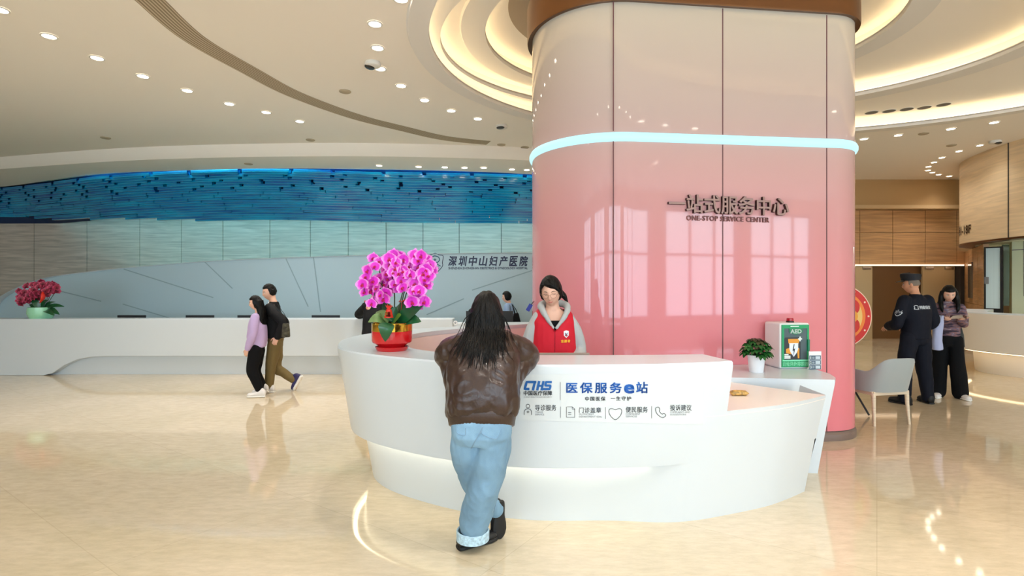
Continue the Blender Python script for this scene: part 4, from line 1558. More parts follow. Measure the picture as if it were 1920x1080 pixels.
pl_([(0.165, 0.205), (0.19, 0.195), (0.19, 0.10), (0.175, 0.10)], 0.002, 0.0035)
a_.build('orange_grip', mat('device_orange', (225, 150, 40), 0.4), dev, local=True)
a_ = MB()
pl_([(0.088, 0.245), (0.178, 0.245), (0.178, 0.19), (0.165, 0.155), (0.133, 0.115), (0.102, 0.155), (0.088, 0.19)], 0.0008, 0.002)
a_.build('white_shield', mat('device_white', (225, 232, 245), 0.4), dev, local=True)
a_ = MB()
pl_([(0.132, 0.235), (0.140, 0.235), (0.134, 0.19), (0.146, 0.195), (0.132, 0.125), (0.131, 0.175), (0.120, 0.170)], 0.0, 0.0009)
a_.build('bolt_mark', m_black, dev, local=True)
a_ = MB()
pl_([(0.085, wz1), (0.225, wz1), (0.222, wz1 - 0.038), (0.155, wz1 - 0.062), (0.088, wz1 - 0.038)], 0.0005, 0.003)
a_.build('door_badge', mat('badge_green', (20, 120, 74), 0.4), door, local=True)
m_lw = mat('label_white', (235, 245, 240), 0.4)
mb = MB()
lettering(mb, 'AED', (0.10, 0.21, wz1 - 0.046, wz1 - 0.010), lambda x, y, h: Vector((x, -0.0002, y)), bold=0.03)
mb.build('aed_lettering', m_lw, door, local=True)
mb = MB()
lettering(mb, '自动体外除颤器', (0.024, W_ - 0.024, 0.028, 0.068), lambda x, y, h: Vector((x, 0.0012, y)), bold=0.03)
mb.build('caption', mat('caption_mint', (150, 240, 195), 0.4), door, local=True)
MB().box(0.02, W_ - 0.02, 0.0, 0.003, 0.074, 0.086).build('mint_strip', mat('mint_strip', (130, 225, 180), 0.4), door, local=True)
MB().box(0.10, 0.185, 0.0, 0.003, H_ - 0.034, H_ - 0.026).build('brand_strip', m_lw, door, local=True)
mb = MB()
mb.box(0.190, 0.202, -0.001, 0.003, 0.262, 0.306).box(0.176, 0.216, -0.001, 0.003, 0.278, 0.290)
mb.build('white_cross', m_lw, door, local=True)
mb = MB()
for z in (0.098, 0.114, 0.13):
    mb.box(0.037, 0.078 + 0.02 * (z < 0.12), -0.001, 0.004, z, z + 0.012)
mb.build('sticker', m_lw, door, local=True)
MB().box(W_ - 0.034, W_ - 0.014, -0.012, 0.003, 0.17, 0.28).build('handle', mat('handle_green', (10, 120, 84), 0.35), door, bevel=0.004, local=True)
bc = MB().lathe([(0.036, 0.0), (0.036, 0.012), (0.032, 0.014)], 24, c=(0.175, 0.12, H_), cap=True)
bk = bc.build('beacon', m_black, ae, local=True, smooth='auto')
MB().lathe([(0.032, 0.012), (0.032, 0.035), (0.026, 0.042), (0.0005, 0.043)], 24, c=(0.175, 0.12, H_), cap=False).build('red_lens', mat('red_beacon', (170, 10, 34), 0.12, coat=0.5), bk, local=True, smooth='auto')

# ---- leaflet stand beside the cabinet
ls = P(1518, 693.5, 5.03)
st = empty('leaflet_stand', (ls.x, 5.03, SHZ), math.radians(4), 'small clear stand with three numbered dark cards beside the AED cabinet', 'card stand')
MB().box(-0.004, 0.118, 0.004, 0.03, 0.0, 0.012).box(-0.004, 0.118, 0.004, 0.008, 0, 0.17).build('clear_holder', mat('clear_acrylic', (225, 232, 235), 0.08, spec=0.6), st, local=True)
MB().box(0.0, 0.108, 0.0, 0.004, 0.136, 0.164).build('header_card', mat('header_white', (240, 232, 230), 0.5), st, local=True)
m_card = mat('dark_blue_grey_card', (74, 94, 110), 0.5)
for i in range(3):
    z0 = 0.092 - i * 0.045
    cd = MB().box(0.0, 0.112, 0.0, 0.004, z0, z0 + 0.040).build('card', m_card, st, local=True)
    mb = MB()
    lettering(mb, str(i + 1), (0.008 if i == 0 else 0.006, 0.014 if i == 0 else 0.018, z0 + 0.008, z0 + 0.032), lambda x, y, h: Vector((x, -0.0006, y)), bold=0.03)
    mb.build('numeral', m_lw, cd, local=True)
    mb = MB()
    for dz in (0.012, 0.022):
        mb.box(0.026, 0.048, -0.0006, 0.0, z0 + dz, z0 + dz + 0.004)
    mb.box(0.058, 0.104, -0.0005, 0.0, z0 + 0.006, z0 + 0.034)
    mb.build('print', mat('card_print', (190, 205, 215), 0.5), cd, local=True)

# ---- crumpled snack packet on the low desktop
pk = P(1385, 742, 4.05)
mb = MB()
rows = []
r4 = random.Random(2)
for i in range(9):
    x = -0.065 + 0.13 * i / 8
    fl_ = 0.3 if i in (0, 8) else 1.0
    rows.append([Vector((pk.x + x, 4.05 + 0.03 * math.cos(a) * (1 + 0.2 * r4.random()), LOWZ + 0.02 + 0.018 * fl_ * math.sin(a) * (1 + 0.3 * r4.random()))) for a in [2 * PI * j / 12 for j in range(12)]])
mb.grid(rows, closed_u=True, cap=True)
sn = mb.build('snack_packet', mat('gold_brown_wrapper', (190, 150, 80), 0.3, var=0.6, scale=40), smooth=True)
tag(sn, 'crumpled gold-brown packet lying on the low desktop of the island counter', 'packet')
mb = MB().tube([pk + Vector((0.06, 0, -0.035)), pk + Vector((0.085, 0, -0.012)), pk + Vector((0.10, 0.0, -0.036))], 0.005, 6)
mb.build('loop_handle', m_dark, sn, smooth=True, local=True)


# ---- screens
m_scr = mat('screen_back_black', (16, 17, 20), 0.45)


def make_monitor(w=0.52, h=0.33):
    r = empty('monitor', (0, 0, 0))
    MB().box(-w / 2, w / 2, -0.012, 0.012, 0.10, 0.10 + h).build('display', m_scr, r, bevel=0.004, local=True)
    MB().box(-w / 2 + 0.01, w / 2 - 0.01, 0.012, 0.014, 0.115, 0.09 + h).build('screen', mat('monitor_glass', (30, 36, 46), 0.1), r, local=True)
    MB().box(-0.03, 0.03, -0.035, -0.012, 0.02, 0.25).build('stand', m_scr, r, bevel=0.004, local=True)
    MB().box(-0.11, 0.11, -0.10, 0.08, 0.0, 0.015).build('base', m_scr, r, bevel=0.004, local=True)
    return r


m0 = make_monitor()
for i, (px, lab) in enumerate(((247, 'black monitor on the back desk beside the mint orchid bowl'), (375, 'black monitor on the back desk, second from the mint orchid bowl'),
                               (472, 'black monitor on the back desk behind the woman in the lavender sweater'), (611, 'black monitor on the back desk between the couple and the magenta orchid'))):
    o = m0 if i == 0 else copy_tree(m0)
    yy = 9.86
    o.location = ((px - 960) * yy / FPX, yy, 0.74 - 0.125)
    o.location.z = 0.74
    o.scale = (1, 1, (CAMH - (591 - HOR) * yy / FPX - 0.74) / 0.43)
    tag(o, lab, 'monitor', 'monitors on the back desk')
bm_ = make_monitor(0.78, 0.40)
yy = 9.9
bm_.location = ((918 - 960) * yy / FPX, yy, 0.74)
bm_.scale = (1.12, 1, (CAMH - (583 - HOR) * yy / FPX - 0.74) / 0.50)
tag(bm_, 'wide black monitor with an arched cable handle on the low desk section beyond the orchid', 'monitor')
zt = (583 - 534)
mb = MB()
mb.tube([(-0.26 + 0.075 * math.cos(a), -0.02, 0.49 + 0.075 * math.sin(a)) for a in [PI * i / 10 for i in range(11)]], 0.018, 8)
mb.build('arched_handle', m_scr, bm_, local=True, smooth=True)
# the staff screen whose top shows over the island counter
sm = make_monitor(0.40, 0.24)
sm.location = ((1055 - 960) * 3.90 / FPX, 3.93, LOWZ)
sm.scale = (1, 1, (CAMH - (661.5 - HOR) * 3.93 / FPX - LOWZ) / 0.34)
tag(sm, 'small screen with a taupe back on the inner worktop in front of the staff member', 'monitor')
for ch in sm.children:
    if ch.name.startswith('display'):
        ch.data = ch.data.copy()
        ch.data.materials.clear()
        ch.data.materials.append(mat('taupe_screen_back', (150, 136, 124), 0.4))
# desk phone, tape roll
ph_ = empty('desk_phone', P(745, 599, 9.55), 0, 'small black desk phone on the back desk behind the magenta orchid', 'telephone')
ph_.location = ((745 - 960) * 9.55 / FPX, 9.55, DZ)
MB().box(-0.1, 0.1, -0.08, 0.08, 0, 0.035).build('base', m_black, ph_, bevel=0.008, local=True)
MB().box(-0.09, -0.03, -0.08, 0.08, 0.035, 0.065).build('handset', m_black, ph_, bevel=0.012, local=True)
tp = empty('tape_roll', (0, 0, 0), 0.0, 'white roll of tape standing on the back rim of the island counter', 'tape roll')
tq = Pz(854, 609, TOPZ)
tp.location = (tq.x, tq.y + 0.0, TOPZ + 0.026)
mb = MB()
mb.grid([[(r * math.cos(a), y, r * math.sin(a)) for a in [2 * PI * i / 24 for i in range(24)]] for r, y in ((0.012, -0.012), (0.026, -0.012), (0.026, 0.012), (0.012, 0.012), (0.012, -0.012))], closed_u=True)
mb.build('tape', mat('white_tape', (240, 240, 238), 0.5), tp, local=True, smooth='auto')
mb = MB()
mb.grid([[(r * math.cos(a), y, r * math.sin(a)) for a in [2 * PI * i / 24 for i in range(24)]] for r, y in ((0.007, -0.011), (0.012, -0.013), (0.012, 0.013), (0.007, 0.011), (0.007, -0.011))], closed_u=True)
mb.build('core', m_grey, tp, local=True, smooth='auto')

# blue card hung on the column flank
bc_ = P(994, 577, 5.95)
bh_ = empty('hanging_card', bc_, 0, 'blue card on a black strap hanging at the edge of the pink column', 'card')
mb = MB()
dx = Vector((0.5, 0, 0.86)).normalized()
dn_ = Vector((0.86, 0, -0.5))
q0 = bc_ + Vector((-0.03, 0, -0.035))
vs = [q0 + dx * s + dn_ * t + Vector((0, y, 0)) for y in (0, 0.006) for s, t in ((0, -0.022), (0.085, -0.022), (0.085, 0.022), (0, 0.022))]
mb.add(vs, [(0, 1, 2, 3), (7, 6, 5, 4), (0, 4, 5, 1), (1, 5, 6, 2), (2, 6, 7, 3), (3, 7, 4, 0)])
mb.build('card', mat('card_blue', (40, 60, 170), 0.35), bh_)
MB().tube([q0 + dx * 0.08, q0 + dx * 0.16 + Vector((0.02, 0, 0)), col_pt(-0.58, bc_.z + 0.11, -0.55)], 0.004, 6).build('strap', m_black, bh_, smooth=True)

# ---- grey upholstered armchair with pale wooden legs
ch = empty('armchair', (0, 0, 0), 0, 'grey upholstered armchair with pale wooden legs beside the pink column', 'chair')
r0, r1 = F(1640, 800), F(1705, 796)
ux = Vector((r1.x - r0.x, r1.y - r0.y, 0)).normalized()
uy = Vector((-ux.y, ux.x, 0))          # points away from the viewer: the way the chair faces
mid = (r0 + r1) / 2 + uy * 0.24
ch.location = (mid.x, mid.y, 0)
ch.rotation_euler = (0, 0, math.atan2(ux.y, ux.x))
m_uph = mat('grey_upholstery', (158, 166, 166), 0.7, sheen=0.3, bump=0.12, bscale=220)
m_ash = mat('pale_ash_wood', (222, 204, 178), 0.45, var=0.1, scale=6, stretch=(1, 1, 12))
# seat
mb = MB()
n_ = 28
prof_ = [(0.88, 0.37), (0.97, 0.385), (1.0, 0.41), (0.97, 0.455), (0.85, 0.465), (0.02, 0.47)]
rows = []
for s, z in prof_:
    r_ = []
    for i in range(n_):
        a = 2 * PI * i / n_
        c_, s_ = math.cos(a), math.sin(a)
        q = (abs(c_) ** 4 + abs(s_) ** 4) ** -0.25
        r_.append((0.27 * s * c_ * q, 0.26 * s * s_ * q, z))
    rows.append(r_)
mb.grid(rows, closed_u=True, cap=True)
mb.build('seat', m_uph, ch, smooth=True, local=True)
# shell: back rising from low arms
rows = []
ns = 36
for j, (t, inset) in enumerate(((0, 0), (0.5, 0.0), (0.93, 0.004), (1.0, 0.012), (1.0, 0.034), (0.93, 0.044), (0.5, 0.045), (0, 0.045))):
    r_ = []
    for i in range(ns + 1):
        a = math.radians(-205 + 230 * i / ns)
        c_, s_ = math.cos(a), math.sin(a)
        q = (abs(c_) ** 3.4 + abs(s_) ** 3.4) ** (-1 / 3.4)
        back = max(0.0, -s_)
        f = 1 / (1 + math.exp(-(back * q - 0.80) * 14))
        topz = 0.60 + 0.02 * (1 - abs(s_)) + 0.19 * f
        lean = 0.10 * f * t + 0.02 * t
        R_ = (0.285 - inset)
        z = 0.385 + (topz - 0.385) * t
        r_.append((R_ * c_ * q * (1 + 0.04 * t), R_ * 0.96 * s_ * q - lean, z))
    rows.append(r_)
mb = MB()
mb.grid(rows)
mb.add([r[0] for r in rows], [tuple(range(8))])
mb.add([r[-1] for r in rows], [tuple(range(8))[::-1]])
mb.build('backrest', m_uph, ch, smooth='auto', local=True)
mb = MB()
for x0, x1, y0, y1 in ((-0.24, 0.24, -0.235, -0.205), (-0.24, 0.24, 0.205, 0.235), (-0.25, -0.22, -0.22, 0.22), (0.22, 0.25, -0.22, 0.22)):
    mb.box(x0, x1, y0, y1, 0.345, 0.39)
mb.build('seat_frame', m_ash, ch, bevel=0.006, local=True)
for sx_ in (-1, 1):
    for sy_ in (-1, 1):
        MB().tube([(sx_ * 0.225, sy_ * 0.215, 0.37), (sx_ * 0.226, sy_ * 0.22, 0.25), (sx_ * 0.236, sy_ * 0.24, 0.0)], [0.024, 0.021, 0.013], 12).build('leg', m_ash, ch, smooth='auto', local=True)

# ---- round red sign on a black tripod behind the column
rs = empty('round_sign', (0, 0, 0), 0, 'round red and orange festive sign on a black tripod half hidden by the pink column', 'sign')
RY = 6.75
rc_ = P(1571, 593, RY)
rs.location = (rc_.x + 0.03, RY, 0)
rz_ = CAMH - (593 - HOR) * RY / FPX
RR = 0.40


def disc(r, y0, y1, m, name, cx=0.0, cz=0.0, parent=rs, n=48):
    mb = MB()
    mb.grid([[(cx + rr_ * math.cos(2 * PI * i / n), y, rz_ + cz + rr_ * math.sin(2 * PI * i / n)) for i in range(n)] for rr_, y in ((r, y1), (r, y0))], closed_u=True, cap=True)
    return mb.build(name, m, parent, local=True, smooth='auto')


board = disc(RR, 0.0, 0.02, mat('sign_cream_edge', (240, 205, 180), 0.5), 'board')
disc(RR - 0.012, -0.003, 0.0, mat('sign_red', (205, 32, 16), 0.5), 'rim_disc', parent=board)
disc(RR - 0.085, -0.006, -0.003, mat('sign_orange', (236, 130, 40), 0.5), 'orange_ring', parent=board)
disc(RR - 0.125, -0.009, -0.006, mat('sign_yellow', (238, 196, 110), 0.5), 'yellow_disc', parent=board)
for a, m_, r_, d_ in ((40, MATS['sign_red'], 0.12, 0.18), (-40, MATS['sign_red'], 0.12, 0.18), (140, MATS['sign_red'], 0.12, 0.18), (-140, MATS['sign_red'], 0.12, 0.18), (0, mat('sign_amber', (232, 160, 40), 0.5), 0.10, 0.13), (180, MATS['sign_amber'], 0.10, 0.13)):
    disc(r_ * 0.85, -0.012 - (0.002 if a % 180 == 0 else 0), -0.009, m_, 'spot', d_ * math.cos(math.radians(a)), d_ * math.sin(math.radians(a)), parent=board)
for a in range(0, 360, 30):
    disc(0.012, -0.006, -0.003, MATS['sign_cream_edge'], 'bulb', (RR - 0.045) * math.cos(math.radians(a)), (RR - 0.045) * math.sin(math.radians(a)), parent=board, n=12)
MB().tube([(0, 0.035, rz_ + 0.3), (0, 0.035, 0.55)], 0.015, 10).build('pole', m_black, rs, local=True, smooth='auto')
for ex, ey in ((0.19, -0.30), (-0.27, -0.12), (0.02, 0.33)):
    MB().tube([(0, 0.035, 0.6), (ex, 0.035 + ey, 0.012)], 0.012, 8).build('leg', m_black, rs, local=True, smooth='auto')

# ================================================================== PEOPLE
V3 = Vector
m_skin = mat('skin_light', (226, 178, 154), 0.5, sss=0.08)
m_skin2 = mat('skin_tan', (205, 150, 118), 0.5, sss=0.08)
m_hair = mat('black_hair', (6, 5, 5), 0.42, spec=0.22, bump=0.4, bscale=30, stretch=(7, 7, 0.7))
m_lips = mat('lips', (190, 92, 92), 0.4)
m_brow = mat('brow_hair', (40, 28, 24), 0.7)
m_eye = mat('eye_white', (236, 230, 226), 0.2)
m_iris = mat('dark_iris', (30, 18, 14), 0.1)


def remesh(mb, voxel, smooth=4, origin=(0, 0, 0)):
    """fuse overlapping shapes into one continuous surface; returns a mesh in coordinates relative to origin"""
    o = mb.build('fused', m_skin)
    md = o.modifiers.new('fuse', 'REMESH')
    md.mode = 'VOXEL'
    md.voxel_size = voxel
    md.adaptivity = 0
    dg = bpy.context.evaluated_depsgraph_get()
    dg.update()
    me = bpy.data.meshes.new_from_object(o.evaluated_get(dg), depsgraph=dg)
    old = o.data
    bpy.data.objects.remove(o)
    bpy.data.meshes.remove(old)
    bm = bmesh.new()
    bm.from_mesh(me)
    for _ in range(smooth):
        bmesh.ops.smooth_vert(bm, verts=bm.verts, factor=0.5, use_axis_x=True, use_axis_y=True, use_axis_z=True)
    for f in bm.faces:
        f.smooth = True
    bm.to_mesh(me)
    bm.free()
    return me


def displace(me, fn):
    me.update()
    nr = [v.normal.copy() for v in me.vertices]
    for v, n_ in zip(me.vertices, nr):
        v.co += n_ * fn(v.co)
    me.update()


def wrinkles(amp, sx, sy, sz, seed=0.0, amp2=0.0):
    def fn(p):
        a = mnoise.noise(V3((p.x * sx + seed, p.y * sy, p.z * sz)))
        b_ = mnoise.noise(V3((p.x * sx * 2.3 + seed + 9, p.y * sy * 2.3, p.z * sz * 1.7)))
        return amp * a + amp2 * (1 - abs(b_) * 2)
    return fn


def link_mesh(name, me, m, parent=None, origin=None):
    o = bpy.data.objects.new(name, me)
    me.name = name
    me.materials.clear()
    for mm in (m if isinstance(m, (list, tuple)) else [m]):
        me.materials.append(mm)
    COL.objects.link(o)
    if parent is not None:
        p_, off = parent, V3((0, 0, 0))
        while p_ is not None:
            off += V3(p_.location)
            p_ = p_.parent
        me.transform(Matrix.Translation(-off))
        o.parent = parent
    elif origin is not None:
        me.transform(Matrix.Translation(-V3(origin)))
        o.location = origin
    return o


def ring_loft(mb, rings, n=24, power=2.4):
    """rings: (centre, side vector, front vector) with lengths = half widths"""
    rows = []
    for c, sx_, fy_ in rings:
        r_ = []
        for i in range(n):
            a = 2 * PI * i / n
            c_, s_ = math.cos(a), math.sin(a)
            q = (abs(c_) ** power + abs(s_) ** power) ** (-1 / power)
            r_.append(V3(c) + V3(sx_) * c_ * q + V3(fy_) * s_ * q)
        rows.append(r_)
    return mb.grid(rows, closed_u=True, cap=True)


def limb(mb, pts, rad, n=14, steps=5, flat=1.0):
    ps = catmull(pts, steps)
    rs = []
    for i in range(len(pts) - 1):
        for s in range(steps):
            t = s / steps
            t = t * t * (3 - 2 * t)
            rs.append(rad[i] + (rad[i + 1] - rad[i]) * t)
    rs.append(rad[-1])
    mb.tube(ps, rs, n, flat=flat)
    mb.ball(pts[0], rad[0], n, 8)
    mb.ball(pts[-1], rad[-1], n, 8)
    return mb


def rot(yaw, pitch=0.0, roll=0.0):
    """yaw 0 faces +Y; positive turns towards -X; pitch positive looks down"""
    return Matrix.Rotation(yaw, 3, 'Z') @ Matrix.Rotation(-pitch, 3, 'X') @ Matrix.Rotation(roll, 3, 'Y')


def g(x, s):
    return math.exp(-(x / s) ** 2)


def head_point(a, b_, grow=0.0):
    """a longitude, b latitude -> head-local point"""
    dx, dy, dz = math.cos(b_) * math.cos(a), math.cos(b_) * math.sin(a), math.sin(b_)
    x, y, z = dx * 0.074, dy * 0.094, dz * 0.115
    if z < 0:
        t = -z / 0.115
        x *= 1 - 0.34 * t ** 1.6
        y *= (1 - 0.52 * t) if dy < 0 else (1 - 0.06 * t)
        if dy > 0:
            x *= 1 + 0.10 * t
    if dy > 0:
        y *= 1 - 0.05 * max(0, dz)
        y += 0.021 * g(x, 0.0105) * (1 / (1 + math.exp((z - 0.0) * -260)) * 0 + max(0.0, min(1.0, (0.018 - z) / 0.05)) * (1 / (1 + math.exp(-(z + 0.043) * 420))))
        y -= 0.009 * g(abs(x) - 0.031, 0.015) * g(z - 0.004, 0.012)
        y += 0.003 * g(z - 0.024, 0.008) * g(x, 0.05)
        y += 0.004 * g(abs(x) - 0.042, 0.018) * g(z + 0.03, 0.02)
        y += 0.006 * g(x, 0.020) * g(z + 0.064, 0.009)
        y += 0.008 * g(x, 0.020) * g(z + 0.100, 0.014)
    v = V3((x, y, z))
    if grow:
        v += V3((dx, dy, dz)) * grow
    return v


def add_head(mb, c, R, s=1.0):
    nu, nv = 56, 44
    rows = []
    for j in range(nv + 1):
        b_ = -PI / 2 + 0.03 + (PI - 0.06) * j / nv
        rows.append([V3(c) + R @ (head_point(2 * PI * i / nu, b_) * s) for i in range(nu)])
    mb.grid(rows, closed_u=True, cap=True)
    for sd in (-1, 1):
        e = MB().ball((0, 0, 0), (0.009, 0.017, 0.030), 12, 8)
        T = Matrix.Rotation(sd * 0.35, 3, 'Z')
        mb.add([V3(c) + R @ ((T @ v + V3((sd * 0.075, -0.006, -0.012))) * s) for v in e.v], e.f)


def add_hand(mb, w, d, nrm, side, curl=0.5, s=1.0, thumb_in=0.6):
    """w wrist, d pointing to the fingers, nrm = back of the hand, side = +1 when the thumb leaves towards (d x nrm)"""
    d, nrm = V3(d).normalized(), V3(nrm)
    nrm = (nrm - d * nrm.dot(d)).normalized()
    ax = d.cross(nrm) * side          # towards the thumb
    w = V3(w)
    ring_loft(mb, [(w - d * 0.015, ax * 0.024 * s, nrm * 0.018 * s), (w + d * 0.02 * s, ax * 0.030 * s, nrm * 0.017 * s), (w + d * 0.055 * s, ax * 0.039 * s, nrm * 0.015 * s),
                   (w + d * 0.085 * s, ax * 0.040 * s, nrm * 0.012 * s)], 16, 2.6)
    for k, (off, ln) in enumerate(((0.030, 0.070), (0.010, 0.078), (-0.010, 0.073), (-0.029, 0.056))):
        base = w + d * (0.080 - 0.004 * abs(k - 1)) * s + ax * off * s
        dd = (d + ax * off * 3.0).normalized()
        pts = [base - dd * 0.015, base]
        ang = curl * 0.35
        p = base
        for q, f in enumerate((0.45, 0.32, 0.26)):
            dr = dd * math.cos(ang) - nrm * math.sin(ang)
            p = p + dr * ln * f * s
            pts.append(p)
            ang += curl * (0.75 - 0.12 * q)
        mb.tube(pts, [0.0085 * s, 0.0088 * s, 0.0083 * s, 0.0075 * s, 0.006 * s], 8)
        mb.ball(pts[-1], 0.006 * s, 8, 6)
    base = w + d * 0.022 * s + ax * 0.022 * s
    t1 = base + (ax * 0.8 + d * 0.7 - nrm * 0.25 * thumb_in).normalized() * 0.042 * s
    t2 = t1 + (ax * 0.35 + d * 0.95 - nrm * 0.4 * thumb_in).normalized() * 0.034 * s
    t3 = t2 + (d - nrm * 0.45 * thumb_in + ax * 0.05).normalized() * 0.024 * s
    mb.tube([base - ax * 0.01, base, t1, t2, t3], [0.012 * s, 0.0125 * s, 0.0105 * s, 0.009 * s, 0.007 * s], 8)
    mb.ball(t3, 0.007 * s, 8, 6)


def make_body(label, group, origin, J, skin, HR, s=1.0, voxel=0.0065, curl=(0.6, 0.6), hand_n=None, hand_d=None):
    """J: joints. one continuous skin surface: head, neck, trunk, arms with hands, legs, feet"""
    mb = MB()
    add_head(mb, J['head'], HR, s)
    hc = V3(J['head'])
    nb = hc + HR @ (V3((0, -0.022, -0.065)) * s)
    limb(mb, [nb, (nb + V3(J['neck'])) / 2, V3(J['neck'])], [0.054 * s, 0.050 * s, 0.058 * s])
    ax = (V3(J['sr']) - V3(J['sl'])).normalized()
    ch, pe = V3(J['neck']), V3(J['pelvis'])
    sp = (pe - ch)
    fw = ax.cross(sp).normalized() * -1
    ring_loft(mb, [(ch + sp * t, ax * a * s, fw * b_ * s) for t, a, b_ in ((-0.01, 0.06, 0.05), (0.07, 0.11, 0.06), (0.22, 0.135, 0.08), (0.45, 0.125, 0.085), (0.68, 0.11, 0.08), (0.9, 0.13, 0.085), (1.08, 0.125, 0.08))])
    for sd in 'lr':
        limb(mb, [V3(J['s' + sd]).lerp(ch + sp * 0.12, 0.28), (V3(J['s' + sd]) + V3(J['e' + sd])) / 2, V3(J['e' + sd]), V3(J['e' + sd]).lerp(V3(J['w' + sd]), 0.35), V3(J['w' + sd])],
             [0.036 * s, 0.033 * s, 0.029 * s, 0.030 * s, 0.022 * s])
        limb(mb, [V3(J['h' + sd]), (V3(J['h' + sd]) + V3(J['k' + sd])) / 2, V3(J['k' + sd]), V3(J['k' + sd]).lerp(V3(J['a' + sd]), 0.3), V3(J['a' + sd])],
             [0.068 * s, 0.056 * s, 0.042 * s, 0.042 * s, 0.030 * s])
        a_, t_ = V3(J['a' + sd]), V3(J['t' + sd])
        limb(mb, [a_ + V3((0, 0, -0.02)), a_.lerp(t_, 0.5), t_], [0.026 * s, 0.022 * s, 0.012 * s])
        d = (hand_d or {}).get(sd) or (V3(J['w' + sd]) - V3(J['e' + sd]))
        nn_ = (hand_n or {}).get(sd) or V3((0, 0, 1))
        add_hand(mb, J['w' + sd], d, nn_, (1 if sd == 'l' else -1), curl[0 if sd == 'l' else 1], s)
    me = remesh(mb, voxel, 3)
    o = link_mesh('person', me, skin, None, V3(origin))
    tag(o, label, 'person', group)
    return o


def face_kit(body, c, R, s=1.0, lids=False, smile=0.0):
    bv_ = bvh_of(body)

    def onf(x, z, lift=0.0008):
        o_ = V3(c) + R @ (V3((x, 0.2, z)) * s)
        d_ = R @ V3((0, -1, 0))
        h = bv_.ray_cast(o_, d_)
        if h[0] is None:
            return V3(c) + R @ (V3((x, 0.09, z)) * s)
        return h[0] - d_ * lift

    for sd in (-1, 1):
        mb = MB().tube([onf(sd * x, z, 0.0006) for x, z in ((0.014, 0.019), (0.024, 0.025), (0.035, 0.025), (0.046, 0.019))], [0.0014, 0.0022, 0.002, 0.001], 6)
        mb.build('eyebrow', m_brow, body, smooth=True)
        if lids:
            mb = MB().tube([onf(sd * x, z, 0.0006) for x, z in ((0.018, 0.001), (0.025, -0.002), (0.033, -0.003), (0.041, -0.001), (0.046, 0.002))], [0.0008, 0.0015, 0.0017, 0.0015, 0.0008], 6)
            mb.build('eyelash', m_brow, body, smooth=True)
        else:
            p = onf(sd * 0.031, 0.003, -0.0065)
            e = MB().ball(p, 0.0105, 14, 10).build('eye', m_eye, body, smooth=True)
            q = p + R @ V3((0, 0.0066, 0))
            MB().ball(q, (0.005, 0.005, 0.005), 10, 8).build('iris', m_iris, e, smooth=True)
            mb = MB().tube([onf(sd * x, z, 0.0015) for x, z in ((0.019, 0.005), (0.026, 0.010), (0.035, 0.010), (0.044, 0.005))], 0.0014, 6)
            mb.build('eyelash', m_brow, body, smooth=True)
    mb = MB()
    for dz, w in ((0.0026, 0.0030), (-0.0042, 0.0036)):
        mb.tube([onf(x, -0.064 + dz + smile * (abs(x) / 0.022) ** 1.5 * 0.006, 0.0001) for x in (-0.022, -0.013, -0.005, 0.005, 0.013, 0.022)], [0.0008, w * 0.8, w, w, w * 0.8, 0.0008], 8, flat=0.6)
    mb.build('lips', m_lips, body, smooth=True)


def hair_cap(mb, c, R, s=1.0, grow=0.014, hairline=0.058, back=-0.075, side=-0.02, part=0.0):
    """shell over the skull; the face stays open below the hairline"""
    nu, nv = 56, 40
    rows = []
    for j in range(nv + 1):
        b_ = -PI / 2 + 0.03 + (PI - 0.06) * j / nv
        r_ = []
        for i in range(nu):
            a = 2 * PI * i / nu
            p = head_point(a, b_)
            fr_ = math.sin(a)
            lim = back if fr_ < -0.15 else (side if fr_ < 0.42 else hairline + part * p.x)
            if -0.15 <= fr_ < 0.42:
                t = (fr_ + 0.15) / 0.57
                lim = back + (side - back) * t if t < 0.7 else side + (hairline - side) * ((t - 0.7) / 0.3)
            k_ = 1 / (1 + math.exp(-(p.z - lim) * 300))
            gr = -0.02 + (0.02 + grow) * k_
            q = head_point(a, b_, 0.0)
            dd = V3((math.cos(b_) * math.cos(a), math.cos(b_) * math.sin(a), math.sin(b_)))
            base = V3((q.x, min(q.y, 0.094), q.z))
            r_.append(V3(c) + R @ ((base + dd * gr) * s))
        rows.append(r_)
    mb.grid(rows, closed_u=True, cap=True)


